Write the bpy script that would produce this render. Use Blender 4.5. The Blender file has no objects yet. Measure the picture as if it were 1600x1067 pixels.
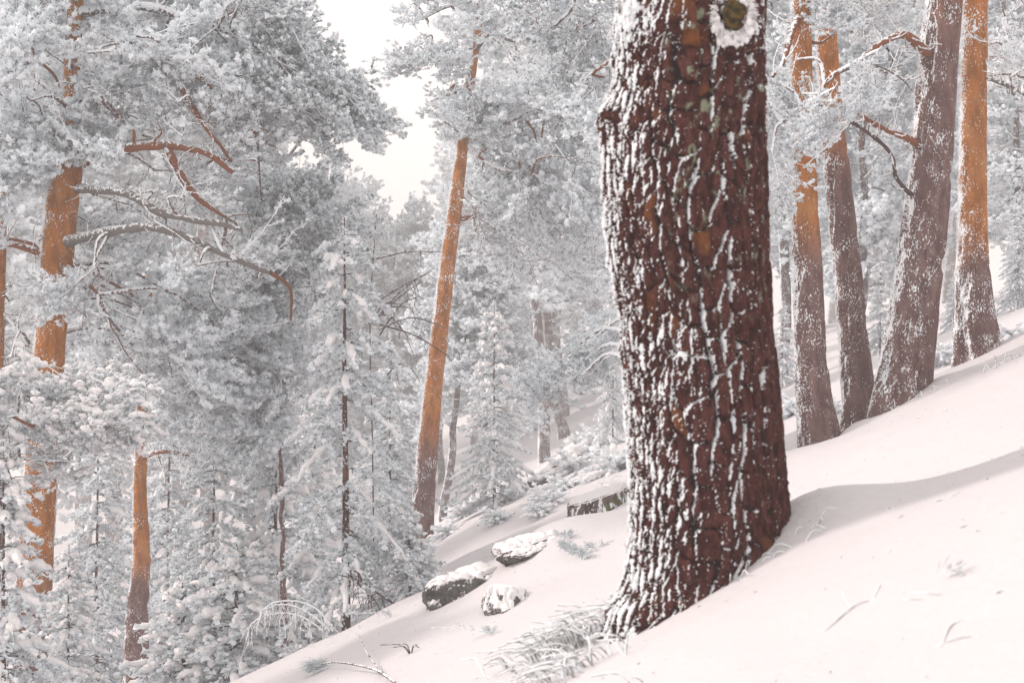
import bpy, math, random
import numpy as np
from mathutils import Vector, Matrix

# ---------------------------------------------------------------- camera, world, sun, exposure
SC = bpy.context.scene
COL = SC.collection
FPX = 1600 * 55 / 36.0            # focal length in photograph pixels

cam_d = bpy.data.cameras.new("camera")
cam = bpy.data.objects.new("camera", cam_d); COL.objects.link(cam)
cam.location = (0, 0, 0); cam.rotation_euler = (math.radians(90), 0, 0)
cam_d.lens = 55; cam_d.sensor_width = 36; cam_d.clip_start = 0.05; cam_d.clip_end = 2000
cam_d.dof.use_dof = True; cam_d.dof.focus_distance = 16.5; cam_d.dof.aperture_fstop = 5.0
SC.camera = cam

SUN_AZ, SUN_EL = (-0.95, 0.24), math.radians(33)
w = bpy.data.worlds.new("World"); SC.world = w; w.use_nodes = True
nt = w.node_tree; nt.nodes.clear()
sky = nt.nodes.new("ShaderNodeTexSky"); sky.sky_type = 'NISHITA'; sky.sun_disc = False
sky.sun_elevation = SUN_EL; sky.sun_rotation = math.atan2(SUN_AZ[0], SUN_AZ[1])
sky.dust_density = 6.0; sky.air_density = 1.0; sky.ozone_density = 1.0
mixn = nt.nodes.new("ShaderNodeMix"); mixn.data_type = 'RGBA'; mixn.inputs[0].default_value = 0.85
mixn.inputs[7].default_value = (8.75, 8.1, 7.75, 1)      # even overcast veil over the blue sky
bg = nt.nodes.new("ShaderNodeBackground"); bg.inputs[1].default_value = 0.10
wo = nt.nodes.new("ShaderNodeOutputWorld")
nt.links.new(sky.outputs[0], mixn.inputs[6]); nt.links.new(mixn.outputs[2], bg.inputs[0])
nt.links.new(bg.outputs[0], wo.inputs[0])

sd = bpy.data.lights.new("sun", 'SUN'); sd.energy = 2.0; sd.angle = math.radians(8); sd.color = (1.0, 0.86, 0.80)
sun = bpy.data.objects.new("sun", sd); COL.objects.link(sun)
sdir = Vector((SUN_AZ[0] * math.cos(SUN_EL), SUN_AZ[1] * math.cos(SUN_EL), math.sin(SUN_EL)))
sun.rotation_euler = sdir.to_track_quat('Z', 'Y').to_euler()

SC.view_settings.view_transform = 'Standard'; SC.view_settings.look = 'None'
SC.view_settings.exposure = 0.55; SC.view_settings.gamma = 1.0
SC.cycles.use_denoising = True; SC.cycles.use_adaptive_sampling = True; SC.cycles.adaptive_threshold = 0.025
SC.cycles.max_bounces = 9; SC.cycles.diffuse_bounces = 7; SC.cycles.volume_bounces = 3
SC.cycles.glossy_bounces = 1; SC.cycles.transmission_bounces = 4; SC.cycles.transparent_max_bounces = 4
SC.cycles.caustics_reflective = False; SC.cycles.caustics_refractive = False

HAZE_DENSITY = 0.0045

# ---------------------------------------------------------------- helpers
rng = np.random.default_rng(7)
def P(px, py, d):
    return np.array([(px - 800) / FPX * d, d, -(py - 533.5) / FPX * d])

_perm = np.random.default_rng(3).permutation(256)
_perm = np.concatenate([_perm, _perm, _perm]).astype(np.int64)
_val = np.random.default_rng(4).random(256)
def vnoise(p):
    p = np.asarray(p, float); i = np.floor(p).astype(np.int64); f = p - i; f = f * f * (3 - 2 * f); i &= 255
    def h(a, b, c):
        return _val[_perm[_perm[_perm[(i[:, 0] + a) & 255] + ((i[:, 1] + b) & 255)] + ((i[:, 2] + c) & 255)]]
    x, y, z = f[:, 0], f[:, 1], f[:, 2]
    l = lambda a, b, t: a + (b - a) * t
    return l(l(l(h(0,0,0), h(1,0,0), x), l(h(0,1,0), h(1,1,0), x), y),
             l(l(h(0,0,1), h(1,0,1), x), l(h(0,1,1), h(1,1,1), x), y), z)
def fbm(p, o=3):
    p = np.asarray(p, float); s = 0; a = 0.5; t = 0
    for k in range(o):
        s = s + a * vnoise(p * 2 ** k + 17.3 * k); t += a; a *= 0.5
    return s / t
def sstep(a, b, x):
    t = np.clip((x - a) / (b - a), 0, 1); return t * t * (3 - 2 * t)

class MB:                                   # collects geometry for ONE mesh
    def __init__(s): s.V = []; s.F = []; s.M = []; s.A = []; s.n = 0
    def add(s, V, F, m=0, a=0.0):
        V = np.asarray(V, np.float32).reshape(-1, 3); F = np.asarray(F, np.int32)
        s.V.append(V); s.F.append(F + s.n); s.M.append(np.full(len(F), m, np.int32))
        s.A.append(np.broadcast_to(np.asarray(a, np.float32), (len(V),)).copy()); s.n += len(V)
    def merge(s, o, T=None):
        for V, F, M, A, in zip(o.V, o.F, o.M, o.A):
            pass
        off = s.n; base = 0
        for V, F, M, A in zip(o.V, o.F, o.M, o.A):
            V2 = V if T is None else (V @ T[:3, :3].T + T[:3, 3]).astype(np.float32)
            s.V.append(V2); s.F.append(F + off); s.M.append(M); s.A.append(A)
        s.n += o.n
    def mesh(s, name, mats, smooth=True):
        return make_mesh(name, s.V, s.F, s.M, {'frost': np.concatenate(s.A)} if s.A else {}, mats, smooth)

def make_mesh(name, Vs, Fs, Ms, attrs, mats, smooth=True):
    V = np.concatenate(Vs) if len(Vs) else np.zeros((0, 3), np.float32)
    me = bpy.data.meshes.new(name)
    me.vertices.add(len(V)); me.vertices.foreach_set('co', V.astype(np.float32).ravel())
    loops = np.concatenate([f.ravel() for f in Fs]); cnt = np.concatenate([np.full(len(f), f.shape[1], np.int32) for f in Fs])
    me.loops.add(len(loops)); me.loops.foreach_set('vertex_index', loops.astype(np.int32))
    me.polygons.add(len(cnt)); st = np.concatenate([[0], np.cumsum(cnt)[:-1]]).astype(np.int32)
    me.polygons.foreach_set('loop_start', st); me.polygons.foreach_set('loop_total', cnt)
    me.polygons.foreach_set('material_index', np.concatenate(Ms).astype(np.int32))
    me.polygons.foreach_set('use_smooth', np.full(len(cnt), smooth, bool))
    for k, a in attrs.items():
        at = me.attributes.new(k, 'FLOAT', 'POINT'); at.data.foreach_set('value', np.asarray(a, np.float32))
    for m in mats: me.materials.append(m)
    me.update(); me.validate()
    return me

def ob(name, me, parent=None, M=None, kind=None):
    o = bpy.data.objects.new(name, me); COL.objects.link(o)
    if parent is not None: o.parent = parent
    if M is not None: o.matrix_basis = Matrix([list(r) for r in M])
    if kind: o['kind'] = kind
    return o
def tag(o, label, cat, group=None):
    o['label'] = label; o['category'] = cat
    if group: o['group'] = group
    return o
def thing(name, loc, label, cat, group=None, rz=0.0, s=1.0):
    o = bpy.data.objects.new(name, None); COL.objects.link(o); o.location = loc
    o.rotation_euler = (0, 0, rz); o.scale = (s, s, s); o.empty_display_size = 0.1
    return tag(o, label, cat, group)
def copy_tree(o, parent=None):
    c = o.copy(); COL.objects.link(c); c.parent = parent
    for ch in list(o.children): copy_tree(ch, c)
    return c

def smooth_line(pts, n):
    pts = np.asarray(pts, float)
    if len(pts) < 3:
        t = np.linspace(0, 1, n)[:, None]; return pts[0] * (1 - t) + pts[-1] * t
    q = np.vstack([2 * pts[0] - pts[1], pts, 2 * pts[-1] - pts[-2]])
    u = np.linspace(0, len(pts) - 1 - 1e-6, n); k = u.astype(int); t = (u - k)[:, None]
    a, b, c, d = q[k], q[k + 1], q[k + 2], q[k + 3]
    return 0.5 * ((2 * b) + (c - a) * t + (2 * a - 5 * b + 4 * c - d) * t ** 2 + (3 * b - a - 3 * c + d) * t ** 3)

def tube(pts, rad, n=5, cap=True):
    pts = np.asarray(pts, float); m = len(pts); rad = np.broadcast_to(rad, (m,))
    T = np.gradient(pts, axis=0); T /= np.linalg.norm(T, axis=1)[:, None] + 1e-9
    ref = np.array([0, 0, 1.0]) if abs(T[0][2]) < 0.8 else np.array([1.0, 0, 0])
    N = np.zeros_like(T); v = ref
    for i in range(m):
        v = v - T[i] * v.dot(T[i]); v = v / (np.linalg.norm(v) + 1e-9); N[i] = v
    B = np.cross(T, N); a = np.arange(n) * 2 * np.pi / n
    V = pts[:, None] + rad[:, None, None] * (np.cos(a)[None, :, None] * N[:, None] + np.sin(a)[None, :, None] * B[:, None])
    i = np.arange(m - 1)[:, None] * n; j = np.arange(n)[None]; k = (j + 1) % n
    F = np.stack([i + j, i + k, i + n + k, i + n + j], -1).reshape(-1, 4)
    return V.reshape(-1, 3), F

def needles(pos, dirs, length, width, r, tri=False):
    """thin kites (folded slightly); returns V,F"""
    N = len(pos); d = dirs / (np.linalg.norm(dirs, axis=1)[:, None] + 1e-9)
    s = np.cross(d, r.normal(size=(N, 3))); s /= np.linalg.norm(s, axis=1)[:, None] + 1e-9
    L = np.broadcast_to(length, (N,))[:, None]; W = np.broadcast_to(width, (N,))[:, None]
    if tri:
        V = np.stack([pos - s * W * .5, pos + s * W * .5, pos + d * L], 1)
        return V.reshape(-1, 3), np.arange(3 * N).reshape(-1, 3)
    u = np.cross(d, s)
    V = np.stack([pos, pos + d * L * .5 + s * W * .5 + u * W * .2, pos + d * L, pos + d * L * .5 - s * W * .5 + u * W * .2], 1)
    return V.reshape(-1, 3), np.arange(4 * N).reshape(-1, 4)

_t = (1 + 5 ** .5) / 2
def ico(sub):
    V = np.array([[-1,_t,0],[1,_t,0],[-1,-_t,0],[1,-_t,0],[0,-1,_t],[0,1,_t],[0,-1,-_t],[0,1,-_t],[_t,0,-1],[_t,0,1],[-_t,0,-1],[-_t,0,1]], float)
    F = [[0,11,5],[0,5,1],[0,1,7],[0,7,10],[0,10,11],[1,5,9],[5,11,4],[11,10,2],[10,7,6],[7,1,8],[3,9,4],[3,4,2],[3,2,6],[3,6,8],[3,8,9],[4,9,5],[2,4,11],[6,2,10],[8,6,7],[9,8,1]]
    V /= np.linalg.norm(V[0])
    for _ in range(sub):
        c = {}; V = list(V); G = []
        def mid(a, b):
            k = (min(a, b), max(a, b))
            if k not in c:
                m = (V[a] + V[b]) / 2; V.append(m / np.linalg.norm(m)); c[k] = len(V) - 1
            return c[k]
        for a, b, d in F:
            x, y, z = mid(a, b), mid(b, d), mid(d, a); G += [[a, x, z], [b, y, x], [d, z, y], [x, y, z]]
        F = G; V = np.array(V)
    return np.array(V), np.array(F)
ICO0, ICO1, ICO2, ICO4 = ico(0), ico(1), ico(2), ico(4)

def rosettes(mb, pos, rad, r, m=0, frost=.8, flat=.8, spread=.2):
    """rime-caked needle rosettes: spiky little solids, one per twig tip"""
    V, F = ICO0; N = len(pos); pos = np.asarray(pos)
    q = r.normal(size=(N, 4)); q /= np.linalg.norm(q, axis=1)[:, None]; w, x, y, z = q.T
    Rm = np.stack([1 - 2 * (y * y + z * z), 2 * (x * y - w * z), 2 * (x * z + w * y), 2 * (x * y + w * z), 1 - 2 * (x * x + z * z), 2 * (y * z - w * x), 2 * (x * z - w * y), 2 * (y * z + w * x), 1 - 2 * (x * x + y * y)], -1).reshape(N, 3, 3)
    W = np.einsum('nij,vj->nvi', Rm, V); k = r.choice([.42, 1.0, 1.55], (N, 12, 1), p=[.35, .3, .35]) * r.uniform(.8, 1.2, (N, 12, 1)); W = W * k; W[:, :, 2] *= flat
    fr = frost + r.normal(0, spread, (N, 1)) + .34 * W[:, :, 2] + .40 * (k[:, :, 0] - .95) + r.normal(0, .10, (N, 12))
    W = W * np.broadcast_to(rad, (N,))[:, None, None] + pos[:, None]
    mb.add(W.reshape(-1, 3), (F[None] + 12 * np.arange(N)[:, None, None]).reshape(-1, 3), m, np.clip(fr, .02, 1).ravel())

def blob(mb, c, r, rs, m=0, a=1.0, base=None):
    V, F = base or ICO1
    off = rs.random(3) * 50
    k = 1 + 0.95 * (vnoise(V * 1.5 + off) - .5) + .35 * (vnoise(V * 4 + off) - .5)
    mb.add(V * k[:, None] * np.asarray(r) + c, F, m, a)

# ---------------------------------------------------------------- materials
def mat(name):
    m = bpy.data.materials.new(name); m.use_nodes = True
    t = m.node_tree; b = t.nodes['Principled BSDF']; b.inputs['Roughness'].default_value = 0.85
    b.inputs['Specular IOR Level'].default_value = 0.15
    return m, t, b
def nd(t, ty, **kw):
    n = t.nodes.new(ty)
    for k, v in kw.items():
        if k.startswith('i_'): n.inputs[int(k[2:])].default_value = v
        else: setattr(n, k, v)
    return n
def mixc(t, fac, a, b):
    n = t.nodes.new("ShaderNodeMix"); n.data_type = 'RGBA'
    for s, v in ((0, fac), (6, a), (7, b)):
        if hasattr(v, 'links'): t.links.new(v, n.inputs[s])
        else: n.inputs[s].default_value = v if s == 0 else (*v, 1)
    return n.outputs[2]
def math_n(t, op, a, b=None, c=None, clamp=False):
    n = t.nodes.new("ShaderNodeMath"); n.operation = op; n.use_clamp = clamp
    for s, v in enumerate((a, b, c)):
        if v is None: continue
        if hasattr(v, 'links'): t.links.new(v, n.inputs[s])
        else: n.inputs[s].default_value = v
    return n.outputs[0]
def attr(t, name):
    n = t.nodes.new("ShaderNodeAttribute"); n.attribute_name = name; return n.outputs['Fac']
def noise(t, scale, detail=3, vec=None, stretch=None, rough=0.55):
    tc = t.nodes.new("ShaderNodeTexCoord"); v = tc.outputs['Object']
    if stretch:
        mp = t.nodes.new("ShaderNodeMapping"); mp.inputs['Scale'].default_value = stretch; t.links.new(v, mp.inputs[0]); v = mp.outputs[0]
    n = t.nodes.new("ShaderNodeTexNoise"); n.inputs['Scale'].default_value = scale; n.inputs['Detail'].default_value = detail
    n.inputs['Roughness'].default_value = rough
    t.links.new(v, n.inputs['Vector']); return n.outputs['Fac']
def ramp(t, x, lo, hi):
    n = t.nodes.new("ShaderNodeMapRange"); n.interpolation_type = 'SMOOTHSTEP'
    n.inputs[1].default_value = lo; n.inputs[2].default_value = hi; t.links.new(x, n.inputs[0]); return n.outputs[0]
def normal_comp(t, vec):
    g = t.nodes.new("ShaderNodeNewGeometry"); d = t.nodes.new("ShaderNodeVectorMath"); d.operation = 'DOT_PRODUCT'
    t.links.new(g.outputs['Normal'], d.inputs[0]); d.inputs[1].default_value = vec; return d.outputs['Value']
def bump(t, b, h, strength, dist):
    n = t.nodes.new("ShaderNodeBump"); n.inputs['Strength'].default_value = strength; n.inputs['Distance'].default_value = dist
    t.links.new(h, n.inputs['Height']); t.links.new(n.outputs[0], b.inputs['Normal'])

RIME = (0.885, 0.928, 0.957)
SNOW = (0.62, 0.61, 0.63)

def foliage_mat(name, green, bias=0.0):
    m, t, b = mat(name); f = attr(t, 'frost')
    n = noise(t, 9.0, 2)
    f = math_n(t, 'ADD', f, math_n(t, 'MULTIPLY_ADD', n, 0.5, -0.25 + bias), clamp=True)
    c = mixc(t, f, green, RIME); t.links.new(c, b.inputs['Base Color'])
    tl = t.nodes.new('ShaderNodeBsdfTranslucent'); t.links.new(c, tl.inputs['Color'])     # thin rime lets light through
    mx = t.nodes.new('ShaderNodeMixShader'); mx.inputs[0].default_value = 0.25
    t.links.new(b.outputs[0], mx.inputs[1]); t.links.new(tl.outputs[0], mx.inputs[2])
    t.links.new(mx.outputs[0], t.nodes['Material Output'].inputs['Surface']); return m
M_NEEDLE = foliage_mat("rimed_needles", (0.045, 0.105, 0.125), 0.36)
M_NEEDLE_DARK = foliage_mat("rimed_needles_bluish", (0.036, 0.098, 0.120), 0.27)

def twig_mat(name, col, amount):
    m, t, b = mat(name)
    up = normal_comp(t, (-0.55, -0.1, 0.8)); n = noise(t, 30, 2)
    f = ramp(t, math_n(t, 'MULTIPLY_ADD', n, 2.2, math_n(t, 'MULTIPLY', up, .7)), 1.45 - amount, 1.75 - amount)
    t.links.new(mixc(t, f, col, RIME), b.inputs['Base Color']); return m
M_TWIG = twig_mat("rimed_twig", (0.16, 0.11, 0.10), 0.75)
M_LIMB = twig_mat("rimed_orange_limb", (0.21, 0.075, 0.036), 0.06)
M_LIMB_GREY = twig_mat("rimed_grey_limb", (0.16, 0.15, 0.145), 0.05)
M_DARKTWIG = twig_mat("dark_bare_twig", (0.07, 0.045, 0.045), 0.0)
M_BURIED = twig_mat("half_buried_twig", (0.20, 0.15, 0.14), 0.35)
M_BLADE = twig_mat("rimed_grass", (0.36, 0.36, 0.35), 0.55)

def snow_mat(name, scale, col=SNOW):
    m, t, b = mat(name); b.inputs['Base Color'].default_value = (*col, 1); b.inputs['Roughness'].default_value = 0.7
    b.inputs['Subsurface Weight'].default_value = 0.0
    h = math_n(t, 'ADD', noise(t, scale, 6, rough=0.6), math_n(t, 'MULTIPLY', noise(t, scale * 14, 3), 0.12))
    h = math_n(t, 'ADD', h, math_n(t, 'MULTIPLY', noise(t, scale * 70, 2), 0.03)); bump(t, b, h, 0.5, 0.06); return m
M_SNOW = snow_mat("snow", 2.2)
M_SNOWLUMP = snow_mat("fresh_snow_lump", 14, (0.90, 0.895, 0.905))

def trunk_mat(name, old=(0.115, 0.062, 0.060), old2=(0.20, 0.125, 0.115), orange=(0.47, 0.165, 0.028), wind=0.55, specks=0.615):
    m, t, b = mat(name)
    o = attr(t, 'orange')
    n1 = noise(t, 14, 5, stretch=(1, 1, 0.35)); n2 = noise(t, 5, 4, stretch=(1, 1, 0.5))
    c_old = mixc(t, ramp(t, n1, 0.35, 0.7), old, old2)
    c_or = mixc(t, ramp(t, n1, 0.3, 0.72), tuple(x * 0.52 for x in orange), orange)
    c_or = mixc(t, ramp(t, n2, 0.5, 0.75), c_or, (0.46, 0.21, 0.07))
    c = mixc(t, o, c_old, c_or)
    w_ = normal_comp(t, (-0.95, 0.10, 0.28))
    n3 = noise(t, 75, 3, stretch=(1, 1, 0.5), rough=0.6); n4 = noise(t, 4.5, 3)
    fr = attr(t, 'frost')
    s = math_n(t, 'ADD', n3, math_n(t, 'MULTIPLY', math_n(t, 'MAXIMUM', math_n(t, 'SUBTRACT', w_, 0.58), 0.0), wind))
    s = math_n(t, 'ADD', s, math_n(t, 'MULTIPLY_ADD', n4, 0.55, -0.275)); s = math_n(t, 'ADD', s, math_n(t, 'MULTIPLY', fr, 0.25))
    f = ramp(t, s, specks, specks + 0.07)
    t.links.new(mixc(t, f, c, RIME), b.inputs['Base Color'])
    bump(t, b, math_n(t, 'ADD', n1, math_n(t, 'MULTIPLY', f, 0.5)), 0.6, 0.02); return m
M_TRUNK = trunk_mat("pine_bark_rimed")
M_TRUNK_HAZED = trunk_mat("pine_bark_hazed", old=(0.10, 0.08, 0.085), old2=(0.17, 0.14, 0.145), orange=(0.22, 0.14, 0.10), specks=0.55)  # mist fade put into the colour: greyer bark, denser rime specks
M_BLACK = trunk_mat("young_pine_bark", old=(0.035, 0.02, 0.018), old2=(0.13, 0.05, 0.03), wind=0.45, specks=0.60)

# ---------------------------------------------------------------- setting: the snow slope
_gy = [-8, 0, 3, 5.4, 6.0, 6.6, 7.4, 8.6, 11, 14.3, 15.4, 17, 20, 24, 30, 40, 50, 80, 130, 200]
_gz = [-.9, -1.12, -1.18, -1.19, -1.22, -1.36, -1.68, -1.95, -2.07, -2.05, -2.13, -2.33, -2.42, -2.52, -2.9, -3.55, -4.0, -5, -6, -7]
_yy = np.linspace(-8, 200, 4161); _zz = np.interp(_yy, _gy, _gz)
_k = np.hanning(15); _k /= _k.sum(); _zz = np.convolve(np.pad(_zz, 7, mode='edge'), _k, mode='valid')
def ground(x, y):
    x = np.atleast_1d(np.asarray(x, float)); y = np.atleast_1d(np.asarray(y, float))
    yb = y + 0.35 * (fbm(np.stack([x * .35, y * 0 + 3, y * 0], -1), 2) - .5)
    z = np.interp(yb, _yy, _zz) + 0.42 * 20 * np.tanh(x / 20)
    far = sstep(7, 16, y); left = sstep(-0.5, -3.5, x) * sstep(15.0, 17.5, y)
    z -= 0.55 * left
    q = np.stack([x, y, x * 0], -1)
    z += (0.10 + 0.18 * far) * (fbm(q * 0.6, 3) - .5) + 0.05 * (fbm(q * 1.7 + 9, 2) - .5) * (0.4 + far)
    G = lambda cx, cy, sx, sy, a: a * np.exp(-((x - cx) / sx) ** 2 - ((y - cy) / sy) ** 2)
    z += G(1.15, 6.15, .35, .45, .17) - G(.36, 5.75, .35, .35, .07) - G(.75, 5.5, .3, .25, .03)
    z += G(.32, 14.0, .55, .9, .22) - G(2.85, 15.1, .55, .7, .20) - G(3.45, 15.8, .4, .6, .10) + G(3.25, 15.0, .22, .35, .12) + G(3.85, 15.8, .22, .35, .12) + G(4.1, 15.0, .3, .4, .10) + G(5.35, 16.5, .3, .4, .10) + G(-1.2, 24, .3, .5, .10)
    return z
def gz(x, y): return float(ground(x, y)[0])
def on_ground(px, py, d0=4, d1=70):
    """where the sight line through a pixel meets the snow"""
    ds = np.linspace(d0, d1, 1600); q = np.stack([(px - 800) / FPX * ds, ds, -(py - 533.5) / FPX * ds], -1)
    h = q[:, 2] - ground(q[:, 0], q[:, 1]); k = np.argmax(h < 0)
    return q[k]
def gp(px, py, lift=0.0, d0=4, d1=70):
    q = on_ground(px, py, d0, d1); q[2] += lift; return q
def base_at(px, d):
    x = (px - 800) / FPX * d; return np.array([x, d, gz(x, d)])

def axis_x():
    a = [0.0]
    while a[-1] < 90: a.append(a[-1] + 0.06 + max(0, a[-1] - 2.5) * 0.045)
    a = np.array(a); return np.concatenate([-a[:0:-1], a])
ya = [-6.0]
while ya[-1] < 190: ya.append(ya[-1] + (0.25 if ya[-1] < 2.5 else 0.05 + max(0, ya[-1] - 9) * 0.022))
xa = axis_x(); ya = np.array(ya)
XX, YY = np.meshgrid(xa, ya); V = np.stack([XX.ravel(), YY.ravel(), ground(XX.ravel(), YY.ravel())], -1)
nx = len(xa); i = (np.arange(len(ya) - 1)[:, None] * nx + np.arange(nx - 1)[None]).ravel()
F = np.stack([i, i + 1, i + nx + 1, i + nx], -1)
g = ob('snow_ground', make_mesh('snow_ground', [V], [F], [np.zeros(len(F), int)], {}, [M_SNOW]))
g['kind'] = 'structure'; g['label'] = 'snow covered forest slope rising to the right'

# ---------------------------------------------------------------- pine spray library (a bough end: twigs + rimed needle tufts)
def rot_to(d, up=(0, 0, 1), roll=0.0):
    x = np.asarray(d, float); x /= np.linalg.norm(x); u = np.asarray(up, float)
    y = np.cross(u, x); y /= np.linalg.norm(y) + 1e-9; z = np.cross(x, y)
    c, s = math.cos(roll), math.sin(roll); y, z = c * y + s * z, -s * y + c * z
    return np.stack([x, y, z], 1)

def gen_spray(seed, L=1.25, nsec=10, ntw=7, ntuft=4, nneed=6, nl=.062, nw=.012, rose=.030, lump=0.0, curl=.25, tri=False, twn=3, frost=.70, droop=.18):
    r = np.random.default_rng(seed); mb = MB(); tp = []; td = []
    t = np.linspace(0, 1, 8)
    ax = np.stack([t * L, .10 * L * np.sin(t * 3 + r.random() * 6) * t, -droop * L * t ** 1.6 + .12 * L * t], -1) + np.cumsum(r.normal(0, .010, (8, 3)), 0)
    V, F = tube(ax, np.linspace(.014, .005, 8), twn + 1); mb.add(V, F, 1, .7)
    for k in range(nsec):
        f = .18 + .82 * (k + r.random() * .8) / nsec; f = min(f, 1)
        p0 = np.array([np.interp(f, t, ax[:, j]) for j in range(3)])
        side = 1 if k % 2 else -1; ang = side * r.uniform(.45, 1.15) if f < .95 else r.uniform(-.3, .3)
        ls = L * (.52 * (1 - f) ** .7 + .16) * r.uniform(.7, 1.2)
        d = np.array([math.cos(ang), math.sin(ang), r.uniform(-.25, .35)])
        s = np.linspace(0, 1, 6)[:, None]; bend = r.normal(0, curl, 3) * ls
        sec = p0 + d * ls * s + bend * s ** 2 + np.array([0, 0, .10 * ls]) * s ** 2
        V, F = tube(sec, np.linspace(.008, .004, 6), twn); mb.add(V, F, 1, .8)
        for q in range(ntw):
            g_ = .2 + .8 * (q + r.random()) / ntw; g_ = min(g_, 1)
            b0 = np.array([np.interp(g_, s[:, 0], sec[:, j]) for j in range(3)])
            a2 = ang + r.uniform(.3, 1.1) * (1 if q % 2 else -1)
            d2 = np.array([math.cos(a2), math.sin(a2), r.uniform(-.35, .6)]); d2 /= np.linalg.norm(d2)
            l2 = r.uniform(.10, .24) * L / 1.25; s2 = np.linspace(0, 1, 4)[:, None]
            tw = b0 + d2 * l2 * s2 + np.array([0, 0, .35 * l2]) * s2 ** 2 + r.normal(0, .12, 3) * l2 * s2 ** 2
            V, F = tube(tw, np.linspace(.0075, .006, 4), 3); mb.add(V, F, 1, .85)
            e = tw[-1] - tw[-2]; e /= np.linalg.norm(e)
            for m_ in range(ntuft):
                u_ = 1 - m_ / ntuft * .85
                tp.append([np.interp(u_, s2[:, 0], tw[:, j]) for j in range(3)]); td.append(e)
    tp = np.array(tp); td = np.array(td); n = len(tp)
    pos = np.repeat(tp, nneed, 0); dr = np.repeat(td, nneed, 0)
    rv = r.normal(size=pos.shape); rv /= np.linalg.norm(rv, axis=1)[:, None]
    dr = dr * r.uniform(.15, 1.0, (len(pos), 1)) + rv * .95
    dr[:, 2] += .12
    rosettes(mb, tp + r.normal(0, .008, tp.shape), rose * r.uniform(.7, 1.25, n), r, 0, frost + .0, .85, .26)
    ln = nl * r.uniform(.6, 1.25, len(pos)); V, F = needles(pos, dr, ln, nw * r.uniform(.7, 1.4, len(pos)), r, tri)
    dn = dr / np.linalg.norm(dr, axis=1)[:, None]
    tf = np.repeat(r.normal(0, .24, n), nneed)
    fr = frost + .30 * dn[:, 2] + tf + r.normal(0, .20, len(pos))
    fr = np.clip(fr, 0.03, 1)
    mb.add(V, F, 0, np.repeat(fr, 3 if tri else 4))
    if lump:
        for k in r.choice(n, int(lump), replace=False):
            s_ = r.uniform(.025, .065)
            blob(mb, tp[k] + [0, 0, .03], [s_ * r.uniform(.9, 1.6), s_ * r.uniform(.9, 1.5), s_ * .75], r, 2, 1.0, ICO2)
    return mb
SPRAY_MATS = [M_NEEDLE, M_TWIG, M_SNOWLUMP]
SPRAYS = [gen_spray(100 + k).mesh('needle_spray', SPRAY_MATS, False) for k in range(6)]
SPRAYS_AIRY = [gen_spray(200 + k, nsec=9, ntw=5, ntuft=2, nneed=6, curl=.5, frost=.74, rose=.028).mesh('airy_needle_spray', SPRAY_MATS, False) for k in range(3)]
SPRAYS_DARK = [gen_spray(230 + k, frost=.58).mesh('dark_needle_spray', [M_NEEDLE_DARK, M_TWIG, M_SNOWLUMP], False) for k in range(3)]
SPRAYS_SNOWY = [gen_spray(260 + k, L=1.1, lump=44, frost=.66).mesh('snowy_needle_spray', SPRAY_MATS) for k in range(3)]
def gen_bare(seed):
    r = np.random.default_rng(seed); mb = MB()
    def rec(p, d, L, rad, lv):
        n = 7; s = np.linspace(0, 1, n)[:, None]
        ln = p + d * L * s + r.normal(0, .5, 3) * L * s ** 2 + np.cumsum(r.normal(0, .05, (n, 3)) * L, 0) * s
        V, F = tube(ln, np.linspace(rad, rad * .5, n), 4); mb.add(V, F, 1, .8)
        if lv:
            for k in range(5 if lv > 1 else 4):
                j = r.integers(1, n); d2 = d + r.normal(0, .7, 3); d2 /= np.linalg.norm(d2)
                rec(ln[j], d2, L * r.uniform(.3, .55), rad * .55, lv - 1)
    rec(np.zeros(3), np.array([1, 0, 0.]), 1.1, .012, 2)
    return mb
BARE = [gen_bare(300 + k).mesh('rimed_twigs', SPRAY_MATS) for k in range(3)]

# ---------------------------------------------------------------- trunks
def px_line(pts, d):                      # [(px, py[, depth offset])] -> world points
    return np.array([P(p[0], p[1], d + (p[2] if len(p) > 2 else 0)) for p in pts])

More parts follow.
